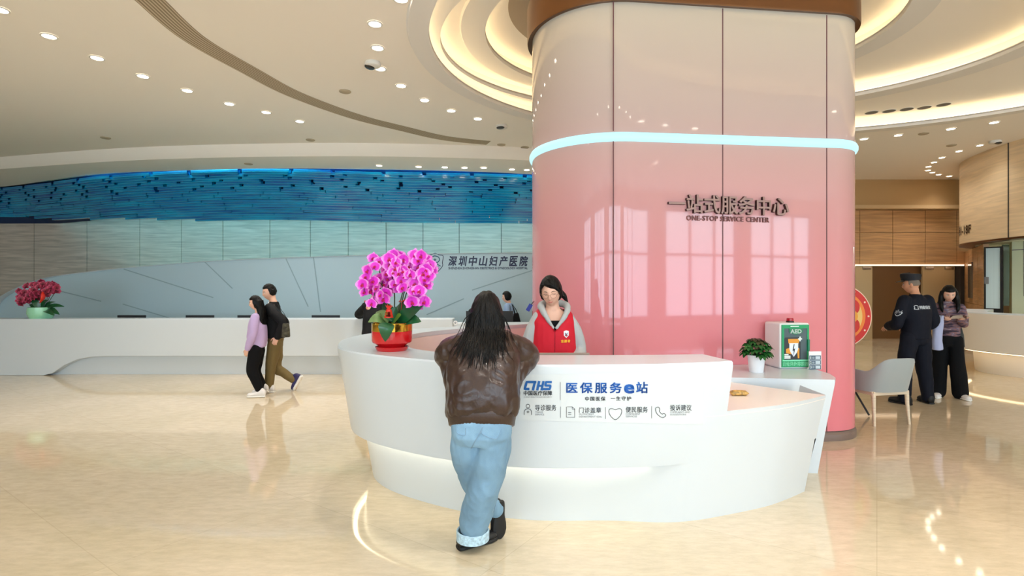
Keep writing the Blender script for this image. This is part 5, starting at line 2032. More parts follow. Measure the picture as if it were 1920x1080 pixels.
def shoe(parent, heel, toe, up, width=0.095, hgt=0.085, mu=None, ms=None, sole=0.022, name='shoe', collar=0.10):
    """heel/toe: points under the sole; up: direction away from the sole"""
    heel, toe, up = V3(heel), V3(toe), V3(up).normalized()
    f = (toe - heel)
    ln = f.length
    f.normalize()
    up = (up - f * up.dot(f)).normalized()
    sd = f.cross(up)
    prof_w = [(0.0, 0.55), (0.04, 0.72), (0.15, 0.78), (0.4, 0.74), (0.62, 0.95), (0.78, 1.0), (0.92, 0.78), (0.985, 0.42), (1.0, 0.2)]
    prof_h = [(0.0, 0.75), (0.04, 0.95), (0.15, collar / hgt), (0.32, collar / hgt * 0.98), (0.45, 0.85), (0.62, 0.62), (0.78, 0.52), (0.92, 0.42), (0.985, 0.28), (1.0, 0.15)]

    def ip(pr, t):
        for (a_, b_), (c_, d_) in zip(pr[:-1], pr[1:]):
            if a_ <= t <= c_:
                return b_ + (d_ - b_) * (t - a_) / (c_ - a_)
        return pr[-1][1]

    def loft(h0, hf, grow):
        rows = []
        for i in range(25):
            t = i / 24
            w = width / 2 * ip(prof_w, t) + grow
            h = hf(t)
            c = heel + f * (ln * t)
            r_ = []
            for k_ in range(16):
                a = 2 * PI * k_ / 16
                cx, cy = math.cos(a), math.sin(a)
                q = (abs(cx) ** 3 + abs(cy) ** 3) ** (-1 / 3)
                taper = 1.0 - 0.42 * max(0, cy) * (1 if h > 0.05 else 0.4)
                r_.append(c + sd * (w * cx * q * taper) + up * (h0 + (h - h0) * (0.5 + 0.5 * cy * q)))
            rows.append(r_)
        return MB().grid(rows, closed_u=True, cap=True)

    o = loft(sole * 0.6, lambda t: sole + hgt * ip(prof_h, t), 0.0).build(name, mu, parent, smooth=True)
    loft(0.0, lambda t: sole, 0.004).build('sole', ms, o, smooth='auto')
    return o


def band(mb, body_bvh, pts, w):
    pass


def garment(name, mb, m, parent, voxel=0.008, smooth=5, wr=None):
    me = remesh(mb, voxel, smooth)
    if wr:
        displace(me, wr)
    return link_mesh(name, me, m, parent)


def patch(parent, target, name, s, c, right, up, w, h, m, bold=0.02, lift=0.002):
    """lettering laid on a garment by casting along the patch normal"""
    bv_ = bvh_of(target)
    c, right, up = V3(c), V3(right).normalized(), V3(up).normalized()
    n_ = right.cross(up)
    mb = MB()

    def fn(x, y, hh):
        o_ = c + right * x + up * y + n_ * 0.3
        r_ = bv_.ray_cast(o_, -n_)
        return (r_[0] + n_ * lift) if r_[0] is not None else c + right * x + up * y + n_ * 0.01
    if callable(s):
        s(mb, fn)
    else:
        lettering(mb, s, (-w / 2, w / 2, -h / 2, h / 2), fn, bold=bold)
    return mb.build(name, m, parent)


def dress_top(name, J, m, parent, fwd, hem, girth, depth, sleeve, wr=None, voxel=0.009, neck_r=0.065, s=1.0, cuffs=True):
    """jacket or sweater over the joints: girth/depth = half widths at hem, waist, chest and shoulder"""
    ax_ = (V3(J['sr']) - V3(J['sl']))
    ax_.z *= 0.4
    ax_.normalize()
    fw_ = V3(fwd)
    fw_ = (fw_ - ax_ * fw_.dot(ax_)).normalized()
    ne, pe = V3(J['neck']), V3(J['pelvis'])
    sh = (V3(J['sl']) + V3(J['sr'])) / 2
    hemc = pe + (pe - ne).normalized() * hem
    mb = MB()
    cs_ = [hemc, hemc.lerp(sh, 0.03), hemc.lerp(sh, 0.35), hemc.lerp(sh, 0.68), hemc.lerp(sh, 0.93), sh.lerp(ne, 0.55), ne + (ne - sh).normalized() * 0.02]
    gs_ = [girth[0] * 0.96, girth[0], girth[1], girth[2], girth[3], girth[3] * 0.62, neck_r]
    ds_ = [depth[0] * 0.96, depth[0], depth[1], depth[2], depth[3], depth[3] * 0.82, neck_r * 0.95]
    ring_loft(mb, [(c, ax_ * a, fw_ * b_) for c, a, b_ in zip(cs_, gs_, ds_)], 26)
    for sd in 'lr':
        S_, E_, Wp = V3(J['s' + sd]), V3(J['e' + sd]), V3(J['w' + sd])
        inn_ = (sh - S_).normalized() * 0.02
        limb(mb, [S_ + inn_, S_.lerp(E_, 0.5), E_, E_.lerp(Wp, 0.5), Wp.lerp(E_, 0.06)], [sleeve[0], sleeve[0] * 0.95, sleeve[1], sleeve[1] * 0.92, sleeve[2]])
    return garment(name, mb, m, parent, voxel, 4, wr)


def dress_legs(name, J, m, parent, fwd, radii, hip, wr=None, voxel=0.009):
    ax_ = (V3(J['hr']) - V3(J['hl'])).normalized()
    fw_ = V3(fwd)
    fw_ = (fw_ - ax_ * fw_.dot(ax_)).normalized()
    pe = V3(J['pelvis'])
    mb = MB()
    ring_loft(mb, [(pe + V3((0, 0, 0.08)), ax_ * hip * 0.88, fw_ * hip * 0.70), (pe, ax_ * hip, fw_ * hip * 0.74), (pe + V3((0, 0, -0.09)), ax_ * hip * 0.97, fw_ * hip * 0.70), (pe + V3((0, 0, -0.13)), ax_ * hip * 0.8, fw_ * hip * 0.55)], 24)
    for sd in 'lr':
        H_, K_, A_ = V3(J['h' + sd]), V3(J['k' + sd]), V3(J['a' + sd])
        limb(mb, [H_, H_.lerp(K_, 0.5), K_, K_.lerp(A_, 0.5), A_], [radii[0], radii[0] * 0.93, radii[1], (radii[1] + radii[2]) / 2, radii[2]])
    return garment(name, mb, m, parent, voxel, 4, wr)

# ------------------------------------------------------------------ woman in the brown leather jacket, leaning on the counter
m_leather = mat('brown_leather', (52, 33, 26), 0.34, coat=0.15, var=0.12, scale=5, bump=0.15, bscale=90)
m_denim = mat('light_blue_denim', (122, 156, 182), 0.85, var=0.24, scale=5, spec=0.2, bump=0.15, bscale=260, stretch=(1, 1, 0.5))
m_denim_d = mat('denim_seam', (124, 154, 178), 0.8)
m_blk_sole = mat('black_rubber', (16, 16, 18), 0.6)
m_blk_cloth = mat('black_cloth', (9, 9, 12), 0.9, spec=0.25)

W1 = dict(head=(-0.155, 3.27, 1.435), neck=(-0.155, 3.19, 1.295), pelvis=(-0.172, 3.02, 0.86), sl=(-0.315, 3.17, 1.245), sr=(0.0, 3.17, 1.245), el=(-0.395, 3.27, 1.155), er=(0.095, 3.29, 1.16),
          wl=(-0.22, 3.53, 1.165), wr=(-0.06, 3.54, 1.165), hl=(-0.25, 3.03, 0.83), hr=(-0.10, 3.03, 0.83), kl=(-0.235, 3.20, 0.44), kr=(-0.170, 3.13, 0.43), al=(-0.105, 3.37, 0.17), ar=(-0.245, 3.25, 0.075),
          tl=(-0.085, 3.40, 0.04), tr=(-0.13, 3.34, 0.035))
H1 = rot(0.06, 0.45)
wa = make_body('woman in brown leather jacket and light jeans leaning on the island counter', None, (-0.2, 3.2, 0), W1, m_skin, H1, 0.97, hand_n={'l': V3((0, 0, 1)), 'r': V3((0, 0, 1))},
               hand_d={'l': V3((0.5, 0.85, -0.08)), 'r': V3((-0.45, 0.85, -0.08))})
face_kit(wa, W1['head'], H1, 0.97)
# jacket
ax = V3((1, 0, 0))
lean = V3((0, 0.33, 0.94)).normalized()
fw = V3((0, lean.z, -lean.y))
jk = MB()
ring_loft(jk, [((-0.172, 3.03, 0.855), ax * 0.190, fw * 0.135), ((-0.172, 3.03, 0.90), ax * 0.203, fw * 0.150), ((-0.172, 3.045, 0.98), ax * 0.206, fw * 0.155), ((-0.168, 3.085, 1.09), ax * 0.205, fw * 0.150),
               ((-0.16, 3.13, 1.19), ax * 0.200, fw * 0.135), ((-0.157, 3.165, 1.255), ax * 0.165, fw * 0.105), ((-0.156, 3.19, 1.30), ax * 0.085, fw * 0.075), ((-0.156, 3.20, 1.33), ax * 0.066, fw * 0.062)], 28)
for sd in 'lr':
    S_, E_, Wp = V3(W1['s' + sd]), V3(W1['e' + sd]), V3(W1['w' + sd])
    inw_ = V3((0.06 if sd == 'l' else -0.06, 0, -0.01))
    sg_ = -1 if sd == 'l' else 1
    limb(jk, [V3((-0.156 + sg_ * 0.075, 3.19, 1.285)), V3((-0.156 + sg_ * 0.165, 3.215, 1.235)), E_ + V3((0, -0.02, 0.005))], [0.052, 0.060, 0.066])
    limb(jk, [E_ + V3((0.0, -0.03, -0.01)), V3((-0.345 if sd == 'l' else 0.012, 3.14, 1.06)), V3((-0.335 if sd == 'l' else -0.005, 3.07, 0.95))], [0.062, 0.055, 0.03])
    limb(jk, [S_ + inw_, S_.lerp(E_, 0.5) + V3((0, -0.012, 0)), E_ + V3((0, -0.01, 0.0)), E_.lerp(Wp, 0.5), Wp], [0.085, 0.082, 0.068, 0.056, 0.042])


def leather_folds(p):
    low = max(0.0, min(1.0, (1.16 - p.z) * 4.0))
    a = 0.016 * low * mnoise.noise(V3((p.x * 26, p.y * 26, p.z * 2.6)))
    w = V3((p.x + 0.05 * mnoise.noise(p * 6), p.y, p.z + 0.06 * mnoise.noise(p * 5 + V3((3, 1, 7)))))
    r1 = 1 - 2 * abs(mnoise.noise(V3((w.x * 7.5 - w.z * 5, w.y * 7, w.z * 6 + w.x * 4))))
    r2 = 1 - 2 * abs(mnoise.noise(V3((w.x * 15 + w.z * 8, w.y * 14, w.z * 15 - w.x * 6)) + V3((5, 5, 5))))
    return a + 0.0075 * r1 + 0.0045 * r2


jacket = garment('jacket', jk, m_leather, wa, 0.007, 4, leather_folds)
hm = MB()
ring_loft(hm, [((-0.172, 3.03, 0.795), ax * 0.178, fw * 0.126), ((-0.172, 3.03, 0.80), ax * 0.186, fw * 0.133), ((-0.172, 3.03, 0.855), ax * 0.196, fw * 0.142), ((-0.172, 3.03, 0.87), ax * 0.192, fw * 0.138)], 120, 2.3)
for i in range(len(hm.v)):
    if i % 2:
        c0 = V3((-0.172, 3.03, hm.v[i].z))
        hm.v[i] = c0 + (hm.v[i] - c0) * 0.988
hm.build('hem_band', m_leather, jacket, smooth=True)
cl = MB()
cl.tube([V3((-0.156 + 0.075 * math.cos(a), 3.195 + 0.068 * math.sin(a), 1.325 + 0.012 * math.sin(a))) for a in [2 * PI * i / 20 for i in range(21)]], 0.018, 8, flat=1.2)
cl.build('collar', m_leather, jacket, smooth=True)
# jeans
jn_ = MB()
ring_loft(jn_, [((-0.175, 3.03, 0.90), ax * 0.150, V3((0, 0.105, 0))), ((-0.175, 3.02, 0.83), ax * 0.172, V3((0, 0.122, 0))), ((-0.175, 3.02, 0.75), ax * 0.172, V3((0, 0.118, 0))), ((-0.175, 3.03, 0.70), ax * 0.145, V3((0, 0.09, 0)))], 24)
limb(jn_, [V3((-0.255, 3.03, 0.78)), V3((-0.262, 3.10, 0.62)), V3((-0.240, 3.19, 0.45)), V3((-0.175, 3.29, 0.28)), V3((-0.104, 3.368, 0.185))], [0.094, 0.088, 0.076, 0.066, 0.052])
limb(jn_, [V3((-0.098, 3.02, 0.78)), V3((-0.118, 3.06, 0.62)), V3((-0.165, 3.11, 0.43)), V3((-0.205, 3.17, 0.26)), V3((-0.232, 3.22, 0.15))], [0.096, 0.104, 0.097, 0.091, 0.090])
jeans = garment('jeans', jn_, m_denim, wa, 0.008, 4, wrinkles(0.011, 7, 7, 9, 3.0, 0.0035))
jb_ = bvh_of(jeans)


def seam(pts, w, name='seam', m=m_denim_d):
    mb = MB()
    ps = []
    for px, py in pts:
        d = V3(((px - 960) / FPX, 1, (HOR - py) / FPX)).normalized()
        h = jb_.ray_cast(CAMP, d)
        if h[0] is not None:
            ps.append(h[0] - d * 0.001)
    if len(ps) > 1:
        mb.tube(ps, w, 5)
        mb.build(name, m, jeans, smooth=True)


dense_ = lambda pts, n=5: [(p.x, p.y) for p in catmull(pts, n)]
seam(dense_([(905, 800), (900, 812), (892, 825), (884, 840)]), 0.003)
for pts in ([(856, 800), (857, 812), (872, 816), (873, 802)], [(902, 806), (906, 815), (930, 823), (940, 806)]):
    seam(dense_(pts, 6), 0.0025, 'back_pocket')
seam(dense_([(953, 812), (950, 860), (940, 905), (928, 950), (917, 1000)]), 0.002)
hm = MB()
c_ = V3((-0.237, 3.228, 0.092))
hm.lathe([(0.088, -0.028), (0.099, -0.03), (0.100, 0.024), (0.095, 0.03), (0.088, 0.026), (0.086, -0.028)], 28, c=c_, cap=False)
hm.build('turned_up_hem', mat('denim_frayed_hem', (176, 204, 220), 0.85, var=0.3, scale=60), jeans, smooth='auto')
# black platform shoes, one foot crossed and standing on its toe
hq, tq_ = V3((-0.325, 3.215, 0.0)), V3((-0.095, 3.365, 0.0))
shoe(wa, hq, tq_, (0, 0, 1), 0.095, 0.062, mat('black_canvas_shoe', (20, 20, 23), 0.5), m_blk_sole, 0.032, collar=0.07)
shoe(wa, V3((-0.072, 3.352, 0.235)), V3((-0.07, 3.352, 0.003)), (-0.55, 0.75, 0.1), 0.095, 0.07, MATS['black_canvas_shoe'], m_blk_sole, 0.034, collar=0.08)
# long black hair
hr_ = MB()
hair_cap(hr_, W1['head'], H1, 0.97, 0.022, 0.06, -0.12, -0.09)
hx, hy = -0.155, 3.235
ring_loft(hr_, [((hx, hy + 0.03, 1.50), ax * 0.080, V3((0, 0.085, 0))), ((hx, hy + 0.01, 1.44), ax * 0.098, V3((0, 0.095, 0))), ((hx, hy - 0.02, 1.38), ax * 0.106, V3((0, 0.085, 0))), ((hx, hy - 0.05, 1.32), ax * 0.110, V3((0, 0.062, 0))),
                ((hx - 0.01, hy - 0.09, 1.265), ax * 0.112, V3((0, 0.045, 0.01))), ((hx - 0.015, hy - 0.135, 1.215), ax * 0.085, V3((0, 0.028, 0.01)))], 28, 2.2)
me = remesh(hr_, 0.007, 3)
displace(me, lambda p: 0.006 * mnoise.noise(V3((p.x * 60, p.y * 30, p.z * 5))))
hair = link_mesh('hair', me, m_hair, wa)
rh = random.Random(4)
jbv = bvh_of(jacket)
hbv = bvh_of(hair)
st_ = MB()
for i in range(190):
    u = rh.uniform(-1, 1)
    x0 = hx + 0.098 * u
    spread = rh.gauss(0, 0.035) + 0.055 * u - 0.02
    zend = 1.135 + 0.07 * abs(u + 0.1) + rh.uniform(-0.025, 0.075)
    pts = []
    nseg = 12
    z0 = 1.545 - 0.05 * u * u
    for q in range(nseg + 1):
        t = q / nseg
        z = z0 + (zend - z0) * t
        x = hx + (x0 - hx) * min(1, 0.35 + 1.6 * t) + spread * t ** 1.9 + 0.010 * math.sin(t * 7 + i)
        hj = jbv.ray_cast(V3((x, 2.3, z)), V3((0, 1, 0)))
        hh = hbv.ray_cast(V3((x, 2.3, z)), V3((0, 1, 0)))
        ys = [h[0].y - (0.007 if k_ == 0 else 0.002) - rh.uniform(0, 0.004) for k_, h in enumerate((hj, hh)) if h[0] is not None]
        y = min(ys) if ys else hy - 0.05
        if pts and y > pts[-1].y + 0.02:
            y = pts[-1].y + 0.02
        pts.append(V3((x, y, z)))
    w = rh.uniform(0.004, 0.0075)
    st_.tube(pts, [w * min(1, 0.3 + k_ * 0.35) * (1 - 0.85 * (k_ / nseg) ** 2) for k_ in range(nseg + 1)], 6, flat=0.6)
st_.build('hair_strands', m_hair, hair, smooth=True)

# ------------------------------------------------------------------ staff member in the red vest
m_redv = mat('red_vest_fabric', (205, 12, 40), 0.75, bump=0.1, bscale=200)
m_greyh = mat('light_grey_jersey', (176, 180, 180), 0.85, bump=0.1, bscale=200)
SX, SYv = 0.315, 4.30
S2 = dict(head=(SX - 0.005, 4.245, 1.548), neck=(SX + 0.012, 4.30, 1.405), pelvis=(SX + 0.03, 4.32, 0.92), sl=(SX + 0.160, 4.31, 1.33), sr=(SX - 0.128, 4.29, 1.335), el=(SX + 0.235, 4.33, 1.07), er=(SX - 0.185, 4.30, 1.08),
          wl=(SX + 0.15, 4.10, 0.93), wr=(SX - 0.07, 4.08, 0.93), hl=(SX + 0.12, 4.32, 0.90), hr=(SX - 0.06, 4.32, 0.90), kl=(SX + 0.12, 4.33, 0.48), kr=(SX - 0.06, 4.33, 0.48), al=(SX + 0.12, 4.35, 0.08), ar=(SX - 0.06, 4.35, 0.08),
          tl=(SX + 0.13, 4.22, 0.04), tr=(SX - 0.07, 4.22, 0.04))
H2 = rot(PI - 0.20, 0.30, 0.06)
sb2 = make_body('young woman in a red vest and grey hoodie with glasses behind the island counter', None, (SX, 4.32, 0), S2, m_skin, H2, 1.02, 0.005)
face_kit(sb2, S2['head'], H2, 1.02, lids=True, smile=0.9)
hd = MB()
bk_ = V3((0, -1, 0))
ring_loft(hd, [((SX + 0.03, 4.32, 0.88), ax * 0.165, bk_ * 0.115), ((SX + 0.025, 4.32, 1.0), ax * 0.165, bk_ * 0.115), ((SX + 0.02, 4.315, 1.2), ax * 0.175, bk_ * 0.115), ((SX + 0.018, 4.31, 1.32), ax * 0.165, bk_ * 0.095), ((SX + 0.015, 4.315, 1.39), ax * 0.10, bk_ * 0.07), ((SX + 0.015, 4.32, 1.41), ax * 0.07, bk_ * 0.06)])
for sd in 'lr':
    S_, E_, Wp = V3(S2['s' + sd]), V3(S2['e' + sd]), V3(S2['w' + sd])
    limb(hd, [S_ + V3((-0.03 if sd == 'l' else 0.03, 0, 0)), S_.lerp(E_, 0.5), E_, E_.lerp(Wp, 0.5), Wp], [0.058, 0.058, 0.058, 0.052, 0.042])
hoodie = garment('hoodie', hd, m_greyh, sb2, 0.008, 4, wrinkles(0.007, 10, 10, 6, 1.0, 0.002))
bm = bmesh.new()
bm.from_mesh(hoodie.data)
bmesh.ops.delete(bm, geom=[f for f in bm.faces if (lambda c: c.y + sb2.location.y < 4.33 and c.z > 1.24 and abs(c.x + sb2.location.x - SX - 0.018) < 0.012 + (c.z - 1.24) * 0.5)(f.calc_center_median())], context='FACES')
bm.to_mesh(hoodie.data)
bm.free()
# hood lying around the neck
hdm = MB()
hp_ = catmull([(SX + 0.012, 4.185, 1.255), (SX - 0.038, 4.19, 1.335), (SX - 0.075, 4.24, 1.405), (SX - 0.075, 4.33, 1.435), (SX + 0.015, 4.40, 1.45), (SX + 0.115, 4.36, 1.44), (SX + 0.130, 4.265, 1.405), (SX + 0.088, 4.195, 1.335), (SX + 0.030, 4.180, 1.255)], 6)
hdm.tube(hp_, [0.011 + 0.021 * math.sin(PI * i / (len(hp_) - 1)) for i in range(len(hp_))], 12)
garment('hood', hdm, m_greyh, hoodie, 0.006, 3, wrinkles(0.005, 20, 20, 14, 2.0))
# black top in the neckline
MB().grid([[V3((SX + 0.02 + x, 4.206 - 0.006 * math.cos(x * 20), z)) for x in (-0.05, -0.025, 0, 0.025, 0.05)] for z in (1.16, 1.24, 1.318)]).build('black_top', m_blk_cloth, sb2, smooth=True)
# vest panels: open V at the front
vm = MB()
ring_loft(vm, [((SX + 0.03, 4.32, 0.80), ax * 0.172, bk_ * 0.125), ((SX + 0.025, 4.32, 1.0), ax * 0.172, bk_ * 0.125), ((SX + 0.02, 4.315, 1.2), ax * 0.176, bk_ * 0.126), ((SX + 0.018, 4.31, 1.30), ax * 0.168, bk_ * 0.118), ((SX + 0.018, 4.315, 1.365), ax * 0.150, bk_ * 0.098), ((SX + 0.016, 4.32, 1.405), ax * 0.11, bk_ * 0.082)])
me = remesh(vm, 0.007, 4)
displace(me, wrinkles(0.004, 9, 9, 5, 7.0, 0.0015))
bm = bmesh.new()
bm.from_mesh(me)
dele = []
for f in bm.faces:
    c = f.calc_center_median()
    x = c.x - (SX + 0.022)
    if c.z > 1.398 or (c.y < 4.315 and c.z > 1.235 and abs(x) < (c.z - 1.235) * 0.62) or c.z < 0.805:
        dele.append(f)
bmesh.ops.delete(bm, geom=dele, context='FACES')
bm.to_mesh(me)
bm.free()
vest = link_mesh('vest', me, m_redv, sb2)
so = vest.modifiers.new('thickness', 'SOLIDIFY')
so.thickness = 0.006
so.offset = 1
vb = bvh_of(vest)


def on_vest(x, z, lift=0.006):
    h = vb.ray_cast(V3((x, 3.8, z)), V3((0, 1, 0)))
    return (h[0] + V3((0, -lift - 0.001, 0))) if h[0] is not None else V3((x, 4.19, z))


MB().tube([on_vest(SX + 0.022, z) for z in (0.88, 0.96, 1.05, 1.14, 1.20, 1.232)], 0.003, 6).build('zip', mat('zip_red', (170, 10, 36), 0.4), vest, smooth=True)
for sx_ in (-1, 1):
    MB().tube([on_vest(SX + 0.022 + sx_ * x, z, 0.008) for x, z in ((0.004, 1.235), (0.028, 1.275), (0.055, 1.32), (0.078, 1.355))], [0.006, 0.009, 0.012, 0.010], 8, flat=0.6).build('collar_edge', m_redv, vest, smooth=True)
bx_, bz_ = SX + 0.112, 1.213
mb = MB()
shp = [(-0.021, 0.022), (0, 0.029), (0.021, 0.022), (0.02, -0.012), (0, -0.03), (-0.02, -0.012)]
pts = [on_vest(bx_ + x, bz_ + z, 0.0075) for x, z in shp]
mb.add(pts, [tuple(range(6))])
mb.build('white_badge', mat('badge_white', (240, 240, 244), 0.6), vest)
mb = MB()
stroke(mb, [(-0.010, 0.010), (-0.004, -0.004), (0.004, -0.004), (0.010, 0.010)], 0.006, lambda x, y, h: on_vest(bx_ + x, bz_ + y, 0.0085))
stroke(mb, [(-0.012, -0.010), (0.0, -0.018), (0.012, -0.010)], 0.004, lambda x, y, h: on_vest(bx_ + x, bz_ + y, 0.0085))
mb.build('badge_emblem', mat('badge_teal', (60, 130, 150), 0.6), vest)
mb = MB()
lettering(mb, '志愿者', (bx_ - 0.042, bx_ + 0.032, bz_ - 0.067, bz_ - 0.045), lambda x, y, h: on_vest(x, y, 0.008), bold=0.025, space=1.2)
mb.build('yellow_lettering', mat('thread_yellow', (250, 190, 40), 0.6), vest)
# hair with a low ponytail
hm = MB()
hair_cap(hm, S2['head'], H2, 1.02, 0.015, 0.052, -0.085, -0.045, part=0.35)
hc2 = V3(S2['head'])
loc2 = lambda x, y, z: hc2 + H2 @ (V3((x, y, z)) * 1.02)
limb(hm, [loc2(0.0, -0.085, -0.02), loc2(-0.03, -0.125, -0.035), loc2(-0.075, -0.135, -0.08), loc2(-0.105, -0.125, -0.135)], [0.03, 0.032, 0.026, 0.008])
for q in range(-4, 9):
    x0 = 0.008 + q * 0.0065
    hm.tube([loc2(0.012, 0.055, 0.116), loc2(x0 * 0.9 + 0.005, 0.088, 0.085), loc2(-0.055 + 0.02 * (q + 4) / 12 - 0.02, 0.075 - 0.02, 0.02), loc2(-0.078, 0.045, -0.035)], [0.006, 0.008, 0.008, 0.004], 6) if q < 3 else \
        hm.tube([loc2(0.016, 0.055, 0.116), loc2(0.03 + 0.003 * q, 0.080, 0.080), loc2(0.070, 0.052, 0.03), loc2(0.078, 0.035, -0.05)], [0.006, 0.008, 0.008, 0.004], 6)
me = remesh(hm, 0.005, 2)
displace(me, lambda p: 0.002 * mnoise.noise(V3((p.x * 90, p.y * 60, p.z * 14))))
link_mesh('hair', me, m_hair, sb2)
# glasses
gl = MB()
bvf = bvh_of(sb2)
for sx_ in (-1, 1):
    gl.tube([loc2(sx_ * 0.032 + 0.023 * math.cos(a), 0.108 - 0.008 * abs(math.cos(a) * sx_ > 0) * abs(math.cos(a)), -0.004 + 0.020 * math.sin(a)) for a in [2 * PI * i / 24 for i in range(25)]], 0.0011, 6)
    gl.tube([loc2(sx_ * 0.055, 0.102, 0.0), loc2(sx_ * 0.076, 0.06, 0.003), loc2(sx_ * 0.080, 0.0, 0.0)], 0.0012, 6)
gl.tube([loc2(-0.009, 0.109, -0.002), loc2(0, 0.111, 0.002), loc2(0.009, 0.109, -0.002)], 0.0011, 6)
gl.build('glasses', mat('thin_metal_frame', (150, 110, 100), 0.3, metal=0.8), sb2, smooth=True)
tr_ = MB()
ring_loft(tr_, [((SX + 0.03, 4.32, 0.95), ax * 0.15, bk_ * 0.11), ((SX + 0.03, 4.32, 0.84), ax * 0.17, bk_ * 0.12), ((SX + 0.03, 4.32, 0.76), ax * 0.15, bk_ * 0.1)])
for sd in 'lr':
    limb(tr_, [V3(S2['h' + sd]), V3(S2['k' + sd]), V3(S2['a' + sd])], [0.092, 0.07, 0.06])
garment('trousers', tr_, m_blk_cloth, sb2, 0.01, 4)
for sd in 'lr':
    a_ = V3(S2['a' + sd])
    shoe(sb2, (a_.x, a_.y + 0.06, 0), (a_.x, a_.y - 0.19, 0), (0, 0, 1), mu=mat('dark_shoe', (24, 24, 26), 0.5) if sd == 'l' else MATS['dark_shoe'], ms=m_blk_sole)

# ------------------------------------------------------------------ the couple walking past the back desk
m_lav = mat('lavender_fleece', (186, 164, 206), 0.9, bump=0.1, bscale=160)
m_olive = mat('olive_cotton', (112, 94, 54), 0.85, bump=0.1, bscale=160)
m_blkj = mat('black_jacket_cloth', (11, 11, 14), 0.75, spec=0.3)
m_wsh = mat('white_sneaker', (228, 224, 222), 0.5)
m_wsole = mat('white_sole', (238, 236, 230), 0.5)
LEFT = V3((-1, 0, 0))
YW = 7.70


def q(px, py, Y):
    return P(px, py, Y)


W3 = dict(head=q(479, 568, YW), neck=q(485, 588, YW), pelvis=q(482, 648, YW), sl=q(478, 595, YW - 0.14), sr=q(487, 594, YW + 0.14), el=q(474, 628, YW - 0.19), er=q(488, 626, YW + 0.18), wl=q(464, 655, YW - 0.16), wr=q(480, 652, YW + 0.18),
          hl=q(479, 656, YW - 0.08), hr=q(484, 656, YW + 0.08), kl=q(473, 694, YW - 0.09), kr=q(478, 697, YW + 0.08), al=q(487, 732, YW - 0.09), ar=q(494, 728, YW + 0.09), tl=q(478, 741, YW - 0.10), tr=q(480, 738, YW + 0.08))
H3 = rot(PI / 2 + 0.35, 0.12)
p3 = make_body('woman in a lavender sweater and black trousers with long hair, walking past the back desk', 'couple walking by the back desk', (W3['pelvis'].x, YW, 0), W3, m_skin, H3, 0.86, 0.007, hand_n={'l': V3((-0.3, -1, 0)), 'r': V3((0, 1, 0))})
face_kit(p3, W3['head'], H3, 0.86)
dress_top('sweater', W3, m_lav, p3, (-1, -0.1, 0), 0.02, (0.130, 0.140, 0.145, 0.135), (0.125, 0.135, 0.125, 0.095), (0.062, 0.056, 0.044), wrinkles(0.008, 9, 9, 8, 2.0, 0.002), neck_r=0.055)
dress_legs('trousers', W3, m_blk_cloth, p3, (-1, -0.1, 0), (0.095, 0.082, 0.056), 0.135, wrinkles(0.006, 9, 9, 8, 5.0))
shoe(p3, (W3['al'].x + 0.09, YW - 0.10, 0), (W3['al'].x - 0.16, YW - 0.13, 0), (0, 0, 1), 0.10, 0.075, m_wsh, m_wsole, 0.03)
shoe(p3, (W3['ar'].x + 0.08, YW + 0.09, 0.04), (W3['ar'].x - 0.15, YW + 0.07, 0.002), (0.12, 0, 1), 0.10, 0.075, m_wsh, m_wsole, 0.03)
hm = MB()
hair_cap(hm, W3['head'], H3, 0.86, 0.018, 0.055, -0.10, -0.08)
hx3 = W3['head']
ring_loft(hm, [(hx3 + V3((0.035, 0.01, 0.04)), V3((0, 0.075, 0)), V3((0.065, 0, 0))), (hx3 + V3((0.065, 0.01, -0.05)), V3((0, 0.088, 0)), V3((0.05, 0, 0))), (hx3 + V3((0.10, 0.0, -0.15)), V3((0, 0.105, 0)), V3((0.045, 0, 0))),
               (hx3 + V3((0.125, -0.01, -0.24)), V3((0, 0.105, 0)), V3((0.035, 0, 0))), (hx3 + V3((0.13, -0.01, -0.32)), V3((0, 0.06, 0)), V3((0.02, 0, 0)))], 20)
me = remesh(hm, 0.008, 3)
displace(me, lambda p: 0.005 * mnoise.noise(V3((p.x * 50, p.y * 50, p.z * 5))))
link_mesh('hair', me, m_hair, p3)

YM = 7.98
W4 = dict(head=q(505, 548, YM), neck=q(513, 568, YM), pelvis=q(517, 637, YM), sl=q(505, 578, YM - 0.17), sr=q(517, 577, YM + 0.17), el=q(533, 606, YM - 0.25), er=q(512, 610, YM + 0.24), wl=q(520, 632, YM - 0.24), wr=q(496, 630, YM + 0.22),
          hl=q(515, 645, YM - 0.09), hr=q(517, 645, YM + 0.09), kl=q(508, 688, YM - 0.08), kr=q(519, 690, YM + 0.09), al=q(504, 725, YM - 0.06), ar=q(549, 711, YM + 0.11), tl=q(490, 731, YM - 0.08), tr=q(556, 728, YM + 0.11))
H4 = rot(PI / 2 + 0.75, 0.18)
p4 = make_body('man in a black jacket and olive trousers stepping along behind the woman in lavender', 'couple walking by the back desk', (W4['pelvis'].x, YM, 0), W4, m_skin, H4, 1.0, 0.007, hand_n={'l': V3((0, -1, 0)), 'r': V3((0, 1, 0))})
face_kit(p4, W4['head'], H4, 1.0)
j4 = dress_top('jacket', W4, m_blkj, p4, (-1, -0.15, 0), -0.03, (0.165, 0.170, 0.180, 0.170), (0.130, 0.140, 0.135, 0.10), (0.078, 0.068, 0.05), wrinkles(0.010, 8, 8, 7, 4.0, 0.002))
MB().tube([q(504, 566, YM - 0.10), q(503, 574, YM - 0.12), q(500, 585, YM - 0.13)], [0.008, 0.012, 0.008], 8, flat=0.4).build('white_collar_stripe', m_wsh, j4, smooth=True)
